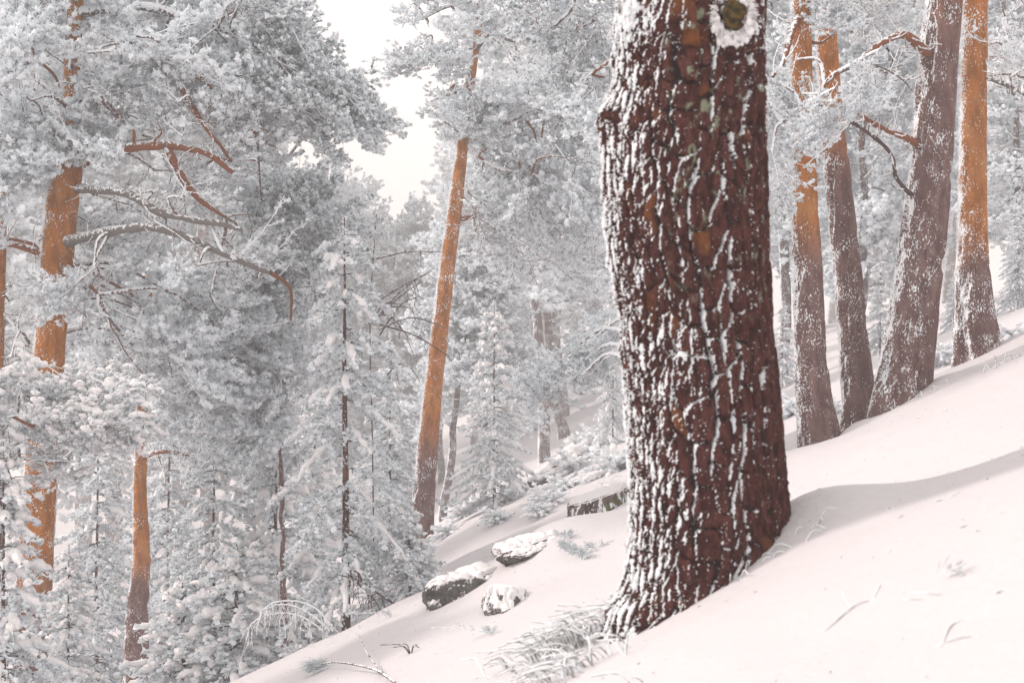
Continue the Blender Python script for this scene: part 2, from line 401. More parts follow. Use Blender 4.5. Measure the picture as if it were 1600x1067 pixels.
def trunk_mesh(name, C, R, nth=64, nl=260, orange=None, bark=.012, material=None, flare=0.25, seed=0, frost=None, knobs=0):
    """C: centre line (world), bottom first; R: radii"""
    C = np.asarray(C); n0 = len(C); L = smooth_line(C, nl); Rr = np.interp(np.linspace(0, n0 - 1, nl), np.arange(n0), R)
    h = L[:, 2]; th = np.linspace(0, 2 * np.pi, nth, endpoint=False)
    H, T = np.meshgrid(h, th, indexing='ij'); RR = np.repeat(Rr[:, None], nth, 1)
    base = h[0]
    fl = np.exp(-np.maximum(H - base - .35, 0) / .28)
    RR = RR * (1 + flare * fl * (1 + .35 * np.cos(T * 5 + seed)))
    q = np.stack([np.cos(T) * RR, np.sin(T) * RR, H], -1).reshape(-1, 3) + seed * 13.7
    o = np.zeros_like(H) if orange is None else sstep(orange[0], orange[1], H + .5 * (fbm(q * np.array([2., 2., 1.2]), 2).reshape(H.shape) - .5))
    n = fbm(q * np.array([16, 16, 5.5]), 3).reshape(H.shape); n2 = fbm(q * np.array([5, 5, 2.5]) + 4, 2).reshape(H.shape)
    dsp = bark * (1.25 - o) * (sstep(.36, .62, n) - .5) * 2.4 + .016 * (n2 - .5)
    r = np.random.default_rng(seed + 5)
    for _ in range(knobs):
        hk, tk = r.uniform(h[0] + .4, h[-1]), r.uniform(np.pi, 2 * np.pi)
        dsp += .035 * np.exp(-((H - hk) / .045) ** 2 - ((np.angle(np.exp(1j * (T - tk)))) * RR / .045) ** 2)
    RR = RR + dsp
    V = np.stack([L[:, 0][:, None] + RR * np.cos(T), L[:, 1][:, None] + RR * np.sin(T), H], -1).reshape(-1, 3)
    i = np.arange(nl - 1)[:, None] * nth; j = np.arange(nth)[None]; k = (j + 1) % nth
    F = np.stack([i + j, i + k, i + nth + k, i + nth + j], -1).reshape(-1, 4)
    fr = np.zeros(H.size) if frost is None else frost(H, T, q).ravel()
    return V, F, o.ravel(), fr

def rime_fringe(mb, C, R, dens=900, r=None, ln=(.012, .04), wind=np.pi * .97, spread=.55, h0=None):
    """feathery rime crystals standing on the windward side"""
    C = np.asarray(C); L = smooth_line(C, 200); Rr = np.interp(np.linspace(0, len(C) - 1, 200), np.arange(len(C)), R)
    N = int(dens * (L[-1, 2] - L[0, 2])); u = r.random(N) * 199; k = u.astype(int)
    th = wind + r.normal(0, spread, N); c = L[k]; rr = Rr[k] * 1.0 + .004
    out = np.stack([np.cos(th), np.sin(th), np.zeros(N)], -1)
    pos = c + out * (rr - .006)[:, None]; pos[:, 2] += r.normal(0, .02, N)
    d = out + r.normal(0, .5, (N, 3)) + np.array([-.5, 0, .1])
    V, F = needles(pos, d, r.uniform(*ln, N), r.uniform(.006, .014, N), r)
    mb.add(V, F, 0, np.clip(r.normal(.95, .1, N), .6, 1).repeat(4))

def pine(name, label, cat_d, line, widths, limbs=(), polys=(), orange=None, seed=0, material=None, nth=64, nl=260, bark=.012,
         fringe=700, group=None, flare=.42, sprays=SPRAYS, base_extra=.25, frost=None, knobs=0):
    """hero pine; line top->bottom in photo pixels at depth cat_d; widths in px"""
    d = cat_d; r = np.random.default_rng(seed + 900)
    C = px_line(line, d)[::-1]; R = (np.array(widths) / FPX * d / 2)[::-1]
    x, y = C[0][0], C[0][1]; zb = gz(x, y)
    if C[0][2] > zb - .1:                                   # carry the trunk down into the snow
        C = np.vstack([[x - (C[1][0] - C[0][0]) * .15, y, min(zb, C[0][2] - .2) - base_extra], C]); R = np.concatenate([[R[0] * 1.08], R])
    b = np.array([C[0][0], C[0][1], max(zb, C[0][2])])
    t = thing(name, tuple(b), label, 'tree', group)
    V, F, o, fr = trunk_mesh(name, C, R, nth, nl, orange, bark, material, flare, seed, frost, knobs)
    tr = ob('trunk', make_mesh('trunk', [V - b], [F], [np.zeros(len(F), int)], {'orange': o, 'frost': fr}, [material or M_TRUNK]), t)
    if fringe:
        mb = MB(); rime_fringe(mb, C - b, R, fringe, r); ob('rime', mb.mesh('rime', [M_NEEDLE]), t, kind='stuff')
    skel = [smooth_line(C, 60)]
    for lb in limbs:
        pts, w0, w1, m = lb[:4]
        W = px_line(pts, d); n = max(10, 5 * len(pts)); L = smooth_line(W, n)
        L += (np.stack([vnoise(L * 5 + 3.1 * k) for k in range(3)], -1) - .5) * .05 * np.linspace(0, 1, n)[:, None]
        V, F = tube(L - b, np.linspace(w0, w1 * .7, n) / FPX * d / 2 * (1 + .45 * (vnoise(L * 9) - .5) + .35 * (vnoise(L * 23) - .5)), 9)
        mb = MB(); mb.add(V, F, 0, .5)
        for _ in range(3 * len(pts)):                       # side twigs
            k_ = r.integers(2, n); v_ = r.normal(0, 1, 3); v_ -= 0.5 * v_.dot(L[k_] - L[k_ - 1]) ; l_ = r.uniform(.08, .34); v_ *= l_ / np.linalg.norm(v_)
            V, F = tube(smooth_line([L[k_] - b, L[k_] - b + v_ * .5 + r.normal(0, .03, 3), L[k_] - b + v_ + np.array([0, 0, .05])], 6), np.linspace(.010, .004, 6), 4); mb.add(V, F, 1, .8)
        ob('branch', mb.mesh('branch', [m, M_TWIG]), t); skel.append(L)
    for pl in polys:
        foliage_in(t, b, np.vstack(skel), d, r, sprays, **pl)
    return t

def inside(poly, x, y):
    c = False; n = len(poly); j = n - 1
    for i in range(n):
        xi, yi = poly[i]; xj, yj = poly[j]
        if (yi > y) != (yj > y) and x < (xj - xi) * (y - yi) / (yj - yi) + xi: c = not c
        j = i
    return c

def foliage_in(t, b, skel, d, r, sprays, poly, n, dd=(-1.2, 1.2), size=(.8, 1.2), droop=.25, lib=None, holes=(), toward=None, minsep=None, wood=None, clear=()):
    lib = lib or sprays; xs = [p[0] for p in poly]; ys = [p[1] for p in poly]; got = 0; tries = 0; pts = []
    while got < n and tries < n * 60:
        tries += 1
        px, py = r.uniform(min(xs), max(xs)), r.uniform(min(ys), max(ys))
        if not inside(poly, px, py): continue
        z = d + r.uniform(*dd); tip = P(px, py, z)
        dist = np.linalg.norm((skel - tip) * np.array([1, .6, 1.1]), axis=1); k = np.argmin(dist + r.random(len(skel)) * .4)
        s0 = skel[k]; v = tip - s0
        if toward is not None: v = v * .4 + np.array([toward[0], r.normal(0, .4), -toward[1]])
        v = v / (np.linalg.norm(v) + 1e-9) + r.normal(0, .35, 3) * np.array([1, 1.2, .6]) + np.array([0, 0, -droop])
        v /= np.linalg.norm(v)
        sc = r.uniform(*size); root = tip - v * 1.1 * sc
        ok = True
        for f in (0.25, .6, 1.05):
            q = root + v * 1.2 * sc * f; ix, iy = 800 + q[0] / q[1] * FPX, 533.5 - q[2] / q[1] * FPX
            if f > .3 and not inside(poly, ix, iy): ok = False
            for hq in holes:
                if inside(hq, ix, iy): ok = False
            for hq in clear:
                if inside(hq, ix, iy) and q[1] < d + .1: ok = False
        if ok and minsep and pts and np.min(np.linalg.norm(np.array(pts) - [px, py], axis=1)) < minsep: ok = False
        if not ok: continue
        got += 1; pts.append([px, py])
        # limb wood from the skeleton to the spray
        k = np.argmin(np.linalg.norm(skel - root, axis=1)); s0 = skel[k]
        mid = (s0 + root) / 2 + r.normal(0, .08, 3) + np.array([0, 0, .06 * np.linalg.norm(root - s0)])
        ln = smooth_line([s0, mid, root + v * .05], 9)
        V, F = tube(ln - b, np.linspace(.024, .013, 9) * min(1.4, .8 + .2 * np.linalg.norm(root - s0)), 5)
        mb = MB(); mb.add(V, F, 0, .6); br = ob('branch', mb.mesh('branch', [wood or (M_TWIG if r.random() < .88 else M_LIMB)]), t)
        T = np.eye(4); T[:3, :3] = rot_to(v, roll=r.normal(0, .35)) * sc; T[:3, 3] = root - b
        ob('foliage', lib[r.integers(len(lib))], br, T, kind='stuff')

# ---------------------------------------------------------------- the near pine: bark plates one by one
def near_pine():
    d = 6.0
    tab = [(-330, 1090, 214), (-120, 1084, 220), (0, 1081, 227), (120, 1078, 230), (175, 1074, 240), (200, 1070, 249), (300, 1070, 252), (420, 1078, 242), (500, 1088, 232), (600, 1096, 232),
           (700, 1103, 236), (800, 1109, 242), (900, 1112, 252), (960, 1110, 272), (1010, 1104, 300), (1090, 1100, 330)]
    tab = np.array(tab, float); zz = -(tab[:, 0] - 533.5) / FPX * d
    cx = (tab[:, 1] - 800) / FPX * d; rr = tab[:, 2] / FPX * d / 2 - .028
    zs = np.concatenate([np.linspace(zz[-1], 1.38, 690), np.linspace(1.40, zz[0], 50)])
    order = np.argsort(zz)
    c_of = np.interp(zs, zz[order], cx[order]); r_of = np.interp(zs, zz[order], rr[order])
    ker = np.hanning(41); ker /= ker.sum()
    sm = lambda a: np.convolve(np.pad(a, 20, mode='edge'), ker, mode='valid')
    c_of = sm(c_of); r_of = sm(r_of)
    nf, nb = 250, 40
    th = np.concatenate([np.linspace(math.radians(165), math.radians(375), nf, endpoint=False), np.linspace(math.radians(375), math.radians(525), nb, endpoint=False)])
    nth = len(th)
    H, T = np.meshgrid(zs, th, indexing='ij'); RR = np.repeat(r_of[:, None], nth, 1)
    # lattice of bark plates: broad on the face, narrow towards the sides
    a = np.angle(np.exp(1j * (T - math.radians(285))))               # 0 = middle of the broad plates
    wid = lambda q: .060 - .030 * sstep(.5, 1.35, np.abs(q)) 
    aa = np.linspace(-np.pi, np.pi, 2000); cum = np.concatenate([[0], np.cumsum(.29 / wid(aa[:-1]) * (aa[1] - aa[0]))])
    tot = int(round(cum[-1])); U = np.interp(a, aa, cum * tot / cum[-1])
    q3 = np.stack([np.cos(T) * .3, np.sin(T) * .3, H], -1).reshape(-1, 3)
    w1 = fbm(q3 * np.array([7, 7, 4.0]), 3).reshape(H.shape) - .5; w2 = fbm(q3 * np.array([6, 6, 5.0]) + 31, 3).reshape(H.shape) - .5
    Uw = U + .95 * w1 * 2 + .25 * (fbm(q3 * np.array([16, 16, 9.]) + 7, 2).reshape(H.shape) - .5)
    cr = np.random.default_rng(5).random(200000)
    cu = np.floor(Uw).astype(np.int64); fu = Uw - cu
    Vw = H / .15 + 1.1 * w2 + 7.3 * cr[np.mod(cu, tot) * 31 + 5] + .9 * (fu - .5) * (cr[np.mod(cu, tot) * 17 + 3] - .5) * 2
    cv = np.floor(Vw).astype(np.int64); fv = Vw - cv
    cid = np.mod(cu, tot) * 1000 + np.mod(cv, 500)
    nb_ = np.where(fu < .5, cu, cu + 1)                              # which furrow is near
    fine = fbm(q3 * np.array([60, 60, 34.]), 3).reshape(H.shape); mid = fbm(q3 * np.array([24, 24, 11.]) + 5, 3).reshape(H.shape)
    rag = .20 * (mid - .5) + .12 * (fine - .5)
    # plates are lens shaped: furrows widen where a cross crack meets them
    du = np.minimum(fu, 1 - fu) - .10 * sstep(.22, .0, np.minimum(fv, 1 - fv)) + rag * .55
    dv = np.minimum(fv, 1 - fv) + rag * .5
    closed = sstep(.45, .62, fbm(np.stack([np.mod(nb_, tot) * 3.7, H * 3.2, H * 0], -1).reshape(-1, 3), 2).reshape(H.shape))   # furrows that heal over
    hc = np.maximum(sstep(.03, .15, du), closed * .75); hr = sstep(.015, .075, dv)
    ee = np.minimum(np.maximum(du, closed * .2), dv * 1.6)
    ch = cr[cid % 200000]; cc = cr[(cid * 7 + 13) % 200000]
    ck2 = np.abs(fbm(q3 * np.array([34, 34, 12.]) + 77, 2).reshape(H.shape) - .5)
    plate = hc * (.35 + .65 * hr) * (.82 + .18 * sstep(.004, .03, ck2))
    steps = .4 * sstep(.44, .46, mid) + .35 * sstep(.53, .55, mid) + .25 * sstep(.60, .62, mid)      # flaking layers
    dsp = .034 * plate * (.65 + .35 * ch) + .007 * steps * plate + .008 * (fine - .5) + .006 * (mid - .5)
    # knob of a broken limb on the windward side, collar of a pruned branch near the top
    kz = -(188 - 533.5) / FPX * d
    dsp += .045 * np.exp(-((H - kz) / .075) ** 2 - (np.angle(np.exp(1j * (T - math.radians(192)))) / .25) ** 2)
    # roots spreading into the snow
    lowz = np.exp(-np.maximum(H + 1.02, 0) / .10)
    RR = RR + dsp + .07 * lowz * (.5 + .5 * np.cos(3 * (T - math.radians(195))))
    X = c_of[:, None] + RR * np.cos(T); Y = d + RR * np.sin(T)
    Vg = np.stack([X, Y, H], -1)
    # vertex normals of the displaced bark tell where wind-driven rime catches
    tu = np.roll(Vg, -1, 1) - np.roll(Vg, 1, 1); tv = np.gradient(Vg, axis=0); nrm = np.cross(tu, tv); nrm /= np.linalg.norm(nrm, axis=2)[:, :, None] + 1e-12
    rad = np.stack([np.cos(T), np.sin(T), 0 * T], -1)
    wv = np.array([-.84, -.30, .38]); wv /= np.linalg.norm(wv); exc = nrm @ wv
    windw = sstep(.45, 1.0, -np.cos(T)); lee = sstep(.75, 1.0, np.cos(T))
    patch = fbm(q3 * np.array([5, 5, 3.2]) + 70, 2).reshape(H.shape)
    rime = sstep(.58, .98, exc) * 1.0 + .50 * windw * (fine - .45) + .25 * lee + .42 * np.exp(-((ee - .045) / .035) ** 2) * sstep(.42, .58, patch + .3 * (fine - .5)) + 1.35 * (fine - .5) + 1.35 * (patch - .5) + .5 * (mid - .5) - .19
    rime += .12 * sstep(-.75, -1.10, H) + .18 * sstep(.9, 1.25, H) * sstep(.45, .6, patch)
    rm = sstep(.38, .80, rime)
    Vg = Vg + nrm * (rm * (.003 + .008 * np.clip(fine - .3, 0, 1) + .005 * windw))[:, :, None]
    nl = len(zs)
    V = Vg.reshape(-1, 3); b = np.array([float(np.interp(-.95, zs, c_of)), d, gz(.78, 6.0)])
    i = np.arange(nl - 1)[:, None] * nth; j = np.arange(nth)[None]; k = (j + 1) % nth
    F = np.stack([i + j, i + k, i + nth + k, i + nth + j], -1).reshape(-1, 4)
    lich = sstep(.66, .74, fbm(q3 * np.array([30, 30, 20.]) + 120, 3).reshape(H.shape)) * sstep(.15, .5, np.cos(T - math.radians(318))) * sstep(-.1, .5, H)
    at = {'rime': rm.ravel(), 'plate': plate.ravel(), 'tone': cc.ravel(), 'lichen': lich.ravel()}
    m, t, bs = mat("near_pine_bark")
    tone = attr(t, 'tone'); n1 = noise(t, 38, 5, stretch=(1, 1, .45)); n0 = noise(t, 9, 3)
    c = mixc(t, ramp(t, n1, .3, .72), (0.034, 0.010, 0.010), (0.118, 0.041, 0.034))
    c = mixc(t, ramp(t, math_n(t, 'MULTIPLY_ADD', n0, .9, tone), 1.32, 1.6), c, (0.19, 0.068, 0.022))
    c = mixc(t, ramp(t, attr(t, 'plate'), .10, .65), (0.034, 0.019, 0.022), c)
    c = mixc(t, math_n(t, 'MULTIPLY', attr(t, 'lichen'), ramp(t, n1, .4, .6)), c, (0.24, 0.27, 0.19))
    n5 = noise(t, 120, 3)
    f = ramp(t, math_n(t, 'MULTIPLY_ADD', n5, 2.2, attr(t, 'rime')), 1.55, 1.85)
    sp = ramp(t, math_n(t, 'MULTIPLY_ADD', noise(t, 11, 2), .25, noise(t, 85, 4, rough=.65)), .77, .82)
    f = math_n(t, 'MAXIMUM', f, sp)
    t.links.new(mixc(t, f, c, RIME), bs.inputs['Base Color']); bs.inputs['Specular IOR Level'].default_value = .08
    bs.inputs['Roughness'].default_value = .95
    bump(t, bs, math_n(t, 'ADD', n1, math_n(t, 'MULTIPLY', n5, .5)), 1.0, .014)
    tr = thing('pine_tree', tuple(b), 'huge near pine trunk with plated red-brown bark edged in rime, on the snow brow', 'tree')
    fe = np.minimum.reduce([ee.ravel()[F[:, q]] for q in range(4)]); fc = cid.ravel()[F]
    same = (fc == fc[:, :1]).all(1) & (fe > .035)
    cen = V[F].mean(1); front = (np.cos(np.arctan2(cen[:, 1] - d, cen[:, 0] - np.interp(cen[:, 2], zs, c_of)) + np.pi / 2) > .12) & (cen[:, 2] < 1.45)
    ids, cnt = np.unique(fc[same & front, 0], return_counts=True); big = ids[np.argsort(-cnt)][:290]; big = big[np.isin(big, ids[cnt > 60])]
    isp = same & np.isin(fc[:, 0], big)
    def sub(name, fm, par):
        f_ = F[fm]; u, inv = np.unique(f_, return_inverse=True)
        me = make_mesh(name, [V[u] - b], [inv.reshape(f_.shape)], [np.zeros(len(f_), int)], {q: v[u] for q, v in at.items()}, [m])
        return ob(name, me, par)
    trunk = sub('trunk', ~isp, tr)
    idx = np.where(isp)[0]; o_ = np.argsort(fc[idx, 0], kind='stable'); idx = idx[o_]; keys = fc[idx, 0]
    cut = np.where(np.diff(keys))[0] + 1
    for grp in np.split(idx, cut):
        sub('bark_plate', grp, trunk)
    r = np.random.default_rng(77); mb = MB()
    C = np.stack([c_of, zs * 0 + d, zs], -1)[::20] - b; R = r_of[::20] + .020
    rime_fringe(mb, C, R, 1500, r, (.006, .026), np.pi * 1.0, .30); rime_fringe(mb, C, R, 420, r, (.005, .018), math.radians(372), .22)
    # fluff along plate edges on the visible face
    sel = np.where((rm.ravel() > .75) & (np.sin(T.ravel()) < .2) & (H.ravel() < 1.5))[0]; sel = r.choice(sel, 9000)
    nn = nrm.reshape(-1, 3)[sel]
    Vn, Fn = needles(V[sel] - b - nn * .003, nn + r.normal(0, .6, (9000, 3)) + np.array([-.4, 0, .1]), r.uniform(.005, .014, 9000), r.uniform(.003, .007, 9000), r)
    mb.add(Vn, Fn, 0, np.clip(r.normal(.97, .08, 36000), .7, 1))
    ob('rime', mb.mesh('rime', [M_NEEDLE]), tr, kind='stuff')
    # pruned branch collar with a rime ring near the top of the frame
    c0 = P(1146, 20, d - .315) - b; mb = MB(); a_ = np.linspace(0, 2 * np.pi, 25)
    for s_ in range(150):
        q = r.normal(-1.3, .85); rad_ = .056 + abs(r.normal(0, .012)) + .012 * max(0, -math.sin(q))
        blob(mb, c0 + [math.cos(q) * rad_ * .95, .015 + r.normal(0, .012), math.sin(q) * rad_ * 1.2 - .008], r.uniform(.004, .011) * np.array([1, 1, 1.4]), r, 0, 1.0)
    q = r.normal(-1.4, .95, 1500); rd = .05 + np.abs(r.normal(0, .012, 1500)); pq = c0 + np.stack([np.cos(q) * rd, .012 + r.normal(0, .01, 1500), np.sin(q) * rd * 1.2 - .005], -1)
    Vn, Fn = needles(pq, np.stack([np.cos(q), r.normal(-.5, .4, 1500), np.sin(q)], -1) + r.normal(0, .35, (1500, 3)), r.uniform(.012, .034, 1500), r.uniform(.004, .009, 1500), r); mb.add(Vn, Fn, 0, 1.0)
    col = ob('rime_collar', mb.mesh('rime_collar', [M_SNOWLUMP]), tr)
    m2, t2, b2 = mat("cut_wood_moss"); t2.links.new(mixc(t2, ramp(t2, noise(t2, 45, 4), .4, .6), (0.03, 0.022, 0.01), (0.12, 0.075, 0.02)), b2.inputs['Base Color'])
    mb = MB(); V_, F_ = ICO2; mb.add(V_ * np.array([.040, .02, .046]) * (1 + .9 * (vnoise(V_ * 2.2)[:, None] - .5)) + c0, F_, 0); ob('branch_stub', mb.mesh('branch_stub', [m2]), tr)
    return tr
near_pine()

# ---------------------------------------------------------------- hero pines
SKY_HOLES = [[(415, 165), (440, 150), (470, 165), (462, 235), (400, 262), (388, 250), (425, 235)],
             [(500, 275), (545, 268), (560, 230), (600, 240), (640, 246), (690, 300), (640, 420), (560, 330)]]
LEFT_CLEAR = [[(85, 110), (125, 110), (122, 200), (92, 200)], [(70, 268), (128, 268), (118, 420), (62, 420)], [(58, 488), (106, 488), (100, 585), (50, 585)],
              [(35, 770), (88, 770), (80, 895), (35, 895)]]
pine('pine_tree', 'tall orange pine at far left, its frosted boughs reaching to the sky gap', 17.0,
     [(121, -120), (118, 0), (112, 120), (112, 200), (106, 265), (98, 310), (90, 400), (82, 500), (74, 600), (62, 760), (55, 880), (48, 1020), (44, 1150)],
     [22, 24, 27, 31, 44, 50, 49, 46, 46, 50, 52, 56, 62],
     limbs=[([(112, 160), (135, 155), (160, 162), (186, 182, -.3)], 20, 10, M_LIMB),
            ([(108, 285), (122, 258), (150, 240, -.3), (180, 235, -.5), (230, 229, -.6), (280, 231, -.6), (330, 246, -.6), (362, 272, -.5)], 24, 8, M_LIMB),
            ([(262, 236, -.6), (280, 270, -.6), (305, 308, -.6), (352, 342, -.5)], 14, 6, M_LIMB),
            ([(160, 60, -.2), (245, 72, -.6), (290, 105, -.6), (345, 152, -.4), (400, 215)], 13, 6, M_LIMB),
            ([(285, 140, -.6), (305, 175, -.6), (330, 210, -.6), (360, 250, -.4)], 9, 5, M_LIMB),
            ([(116, 295), (160, 297, -.6), (205, 305, -.8), (252, 333, -.9), (310, 345, -.9), (378, 357, -.9)], 15, 9, M_LIMB_GREY),
            ([(96, 380), (170, 362, -.7), (230, 355, -.9), (290, 370, -.9), (350, 398, -.9), (420, 425, -.7)], 17, 10, M_LIMB_GREY),
            ([(100, 415), (125, 432, -.3), (152, 458, -.4)], 11, 7, M_LIMB),
            ([(118, 20), (220, 10), (330, 40), (420, 80), (500, 120, .2), (570, 190, .3), (612, 225, .3)], 18, 5, M_TWIG),
            ([(420, 80), (470, 150, .2), (510, 210, .2), (525, 255, .2)], 7, 4, M_DARKTWIG),
            ([(116, 60), (60, 90), (0, 110), (-60, 150)], 14, 6, M_TWIG), ([(108, 210), (60, 215), (0, 260)], 12, 6, M_TWIG),
            ([(90, 410), (30, 385), (-30, 380)], 12, 8, M_LIMB)],
     polys=[dict(poly=[(-70, -70), (420, -70), (430, 0), (420, 60), (400, 130), (330, 130), (240, 100), (160, 130), (125, 60), (100, 100), (-70, 260)], n=34, dd=(-1.6, 1.6), clear=LEFT_CLEAR),
            dict(poly=[(390, -20), (446, 0), (510, 78), (560, 130), (612, 200), (630, 236), (590, 235), (548, 215), (535, 258), (505, 258), (490, 220), (440, 150), (395, 120)], n=38, dd=(-.5, .8), size=(.45, .8), toward=(.9, .35), lib=SPRAYS_DARK, holes=SKY_HOLES),
            dict(poly=[(150, 120), (320, 130), (400, 150), (425, 225), (400, 250), (330, 230), (240, 210), (180, 190)], n=20, dd=(-.8, 1.2), size=(.6, 1.0), lib=SPRAYS_AIRY + SPRAYS[:2], holes=SKY_HOLES, clear=[[(170, 222), (290, 222), (290, 245), (170, 245)]]),
            dict(poly=[(-70, 170), (110, 190), (175, 230), (100, 270), (60, 330), (-70, 420)], n=20, dd=(-1.5, .8), clear=LEFT_CLEAR, size=(.6, 1)),
            dict(poly=[(110, 250), (300, 255), (420, 300), (420, 470), (300, 480), (110, 440)], n=18, dd=(-.5, 1.8), lib=SPRAYS_AIRY + SPRAYS[:3], size=(.6, 1.0), clear=LEFT_CLEAR),
            dict(poly=[(120, 450), (330, 440), (430, 500), (430, 640), (230, 640), (110, 600)], n=18, dd=(.2, 2.2), clear=LEFT_CLEAR),
            dict(poly=[(100, 280), (420, 300), (430, 480), (60, 500)], n=3, dd=(-1., 1.), lib=BARE, size=(.5, .9)),
            dict(poly=[(60, 440), (150, 450), (120, 500), (50, 490)], n=5, dd=(-.8, -.3), size=(.4, .6))],
     orange=(-3.3, -2.0), seed=1, fringe=1300, bark=.010, frost=lambda H, T, q: .15 * (np.cos(T - np.pi) > .5))

DARK_PINE_POLY = [(385, 290), (470, 275), (545, 300), (560, 345), (520, 420), (500, 480), (400, 500), (380, 400)]
pine('pine_tree', 'pine with dense dark teal boughs left of the thin black-stemmed conifer', 19.0,
     [(430, 250), (432, 400), (436, 600), (440, 800), (444, 1000)], [4, 5, 5, 6, 6],
     polys=[dict(poly=DARK_PINE_POLY, n=26, dd=(-.8, 1.0), size=(.6, 1.0), lib=SPRAYS_DARK),
            dict(poly=[(400, 300), (560, 290), (580, 360), (440, 420)], n=6, dd=(-1, 0), size=(.6, .9), lib=BARE, wood=M_DARKTWIG),
            dict(poly=[(300, 480), (480, 480), (500, 620), (470, 760), (330, 700), (280, 600)], n=22, dd=(-.8, 1.2), size=(.7, 1.1))],
     orange=(5, 6), seed=2, fringe=150, nth=20, nl=120)

pine('pine_tree', 'slim orange pine with scattered rime knobs, standing low at the left', 22.5,
     [(232, 430), (228, 540), (223, 640), (219, 760), (221, 870), (215, 960), (214, 1025)], [12, 16, 17, 20, 26, 30, 34],
     limbs=[([(222, 715), (245, 706, -.3), (275, 706, -.4), (305, 718, -.4)], 9, 5, M_LIMB), ([(224, 540), (222, 560), (200, 590, -.2)], 8, 4, M_LIMB)],
     polys=[dict(poly=[(130, 430), (330, 430), (420, 560), (400, 640), (150, 640)], n=24, dd=(-.9, 1.2), size=(.8, 1.2)),
            dict(poly=[(235, 640), (330, 660), (330, 760), (250, 790), (232, 700)], n=9, dd=(-.6, 1.0), size=(.6, .9), lib=SPRAYS_AIRY)],
     orange=(-3.6, -2.9), seed=3, fringe=350, nth=48, nl=220, knobs=16, bark=.012)

SKY_HOLES_C = [[(640, 130), (700, 128), (705, 55), (740, 68), (740, 78), (690, 60), (640, 68), (600, 82), (560, 60), (560, 300), (600, 240), (660, 210), (670, 150)]]
pine('pine_tree', 'tall leaning ochre pine in the middle, rime on its left edge and a frosted crown', 24.0,
     [(752, -160), (750, -20), (745, 60), (735, 130), (726, 200), (713, 310), (700, 410), (686, 530), (674, 640), (665, 740), (657, 840)],
     [8, 11, 12, 14, 16, 21, 24, 27, 29, 31, 33],
     limbs=[([(747, 70), (770, 45, .2), (800, 30, .3), (850, 20, .3)], 9, 5, M_TWIG), ([(742, 80), (765, 55, -.3), (790, 60, -.4), (815, 68, -.4)], 7, 4, M_LIMB_GREY),
            ([(740, 100), (700, 90), (650, 95), (615, 110)], 7, 4, M_TWIG), ([(735, 140), (700, 150), (672, 160)], 6, 3, M_DARKTWIG),
            ([(712, 340), (730, 341), (742, 338)], 10, 8, M_LIMB), ([(730, 200), (790, 190), (850, 160), (900, 110)], 9, 5, M_TWIG),
            ([(722, 220), (770, 260), (830, 270)], 8, 4, M_TWIG), ([(750, 0), (700, 10), (660, 30)], 7, 4, M_TWIG)],
     polys=[dict(poly=[(636, -40), (735, -40), (735, 20), (700, 30), (690, 52), (650, 58), (636, 40)], n=8, dd=(-.6, .6), size=(.35, .6)),
            dict(poly=[(700, -60), (790, -60), (800, 190), (760, 215), (690, 205), (690, 120)], n=26, dd=(-.9, -.2), size=(.35, .55), holes=[[(690, 60), (735, 60), (735, 0), (690, 30)]]),
            dict(poly=[(602, 92), (650, 66), (735, 84), (740, 122), (690, 132), (612, 124)], n=12, dd=(-.6, .6), size=(.35, .6)),
            dict(poly=[(665, 165), (740, 130), (790, 140), (800, 215), (750, 230), (690, 212), (668, 200)], n=13, dd=(-.6, .8), size=(.4, .7)),
            dict(poly=[(770, 130), (960, 100), (1000, 330), (900, 380), (760, 330), (742, 235)], n=30, dd=(-.5, 1.8), size=(.8, 1.2)),
            dict(poly=[(740, 250), (960, 330), (980, 480), (800, 440), (735, 400)], n=16, dd=(.3, 2.2), size=(.8, 1.2), lib=SPRAYS_AIRY + SPRAYS[:3])],
     orange=(-2.0, -.9), seed=4, fringe=700, nth=56, nl=260, bark=.008)

pine('pine_tree', 'pine behind the near trunk showing only bluish boughs against the sky', 15.0,
     [(1010, -200), (1015, 100), (1020, 400), (1024, 700), (1030, 800)], [18, 24, 28, 32, 36],
     limbs=[([(1010, -60), (930, 30), (860, 40), (800, 10)], 9, 4, M_TWIG), ([(1012, 60), (960, 90), (900, 130)], 8, 4, M_TWIG)],
     polys=[dict(poly=[(795, -60), (985, -60), (985, 160), (920, 185), (860, 180), (850, 110), (815, 90), (795, 40)], n=22, dd=(-.6, 1.2), size=(.4, .75), lib=SPRAYS_DARK + SPRAYS[:1], toward=(-.7, .5)),
            dict(poly=[(860, 160), (985, 120), (985, 300), (930, 290), (880, 200)], n=8, dd=(-.4, .8), size=(.4, .7)),
            dict(poly=[(830, 600), (860, 560), (985, 480), (985, 590), (900, 640), (835, 640)], n=10, dd=(1, 2), size=(.4, .7), toward=(-.8, .3))],
     orange=(-2, -1), seed=5, fringe=0, nth=20, nl=80)

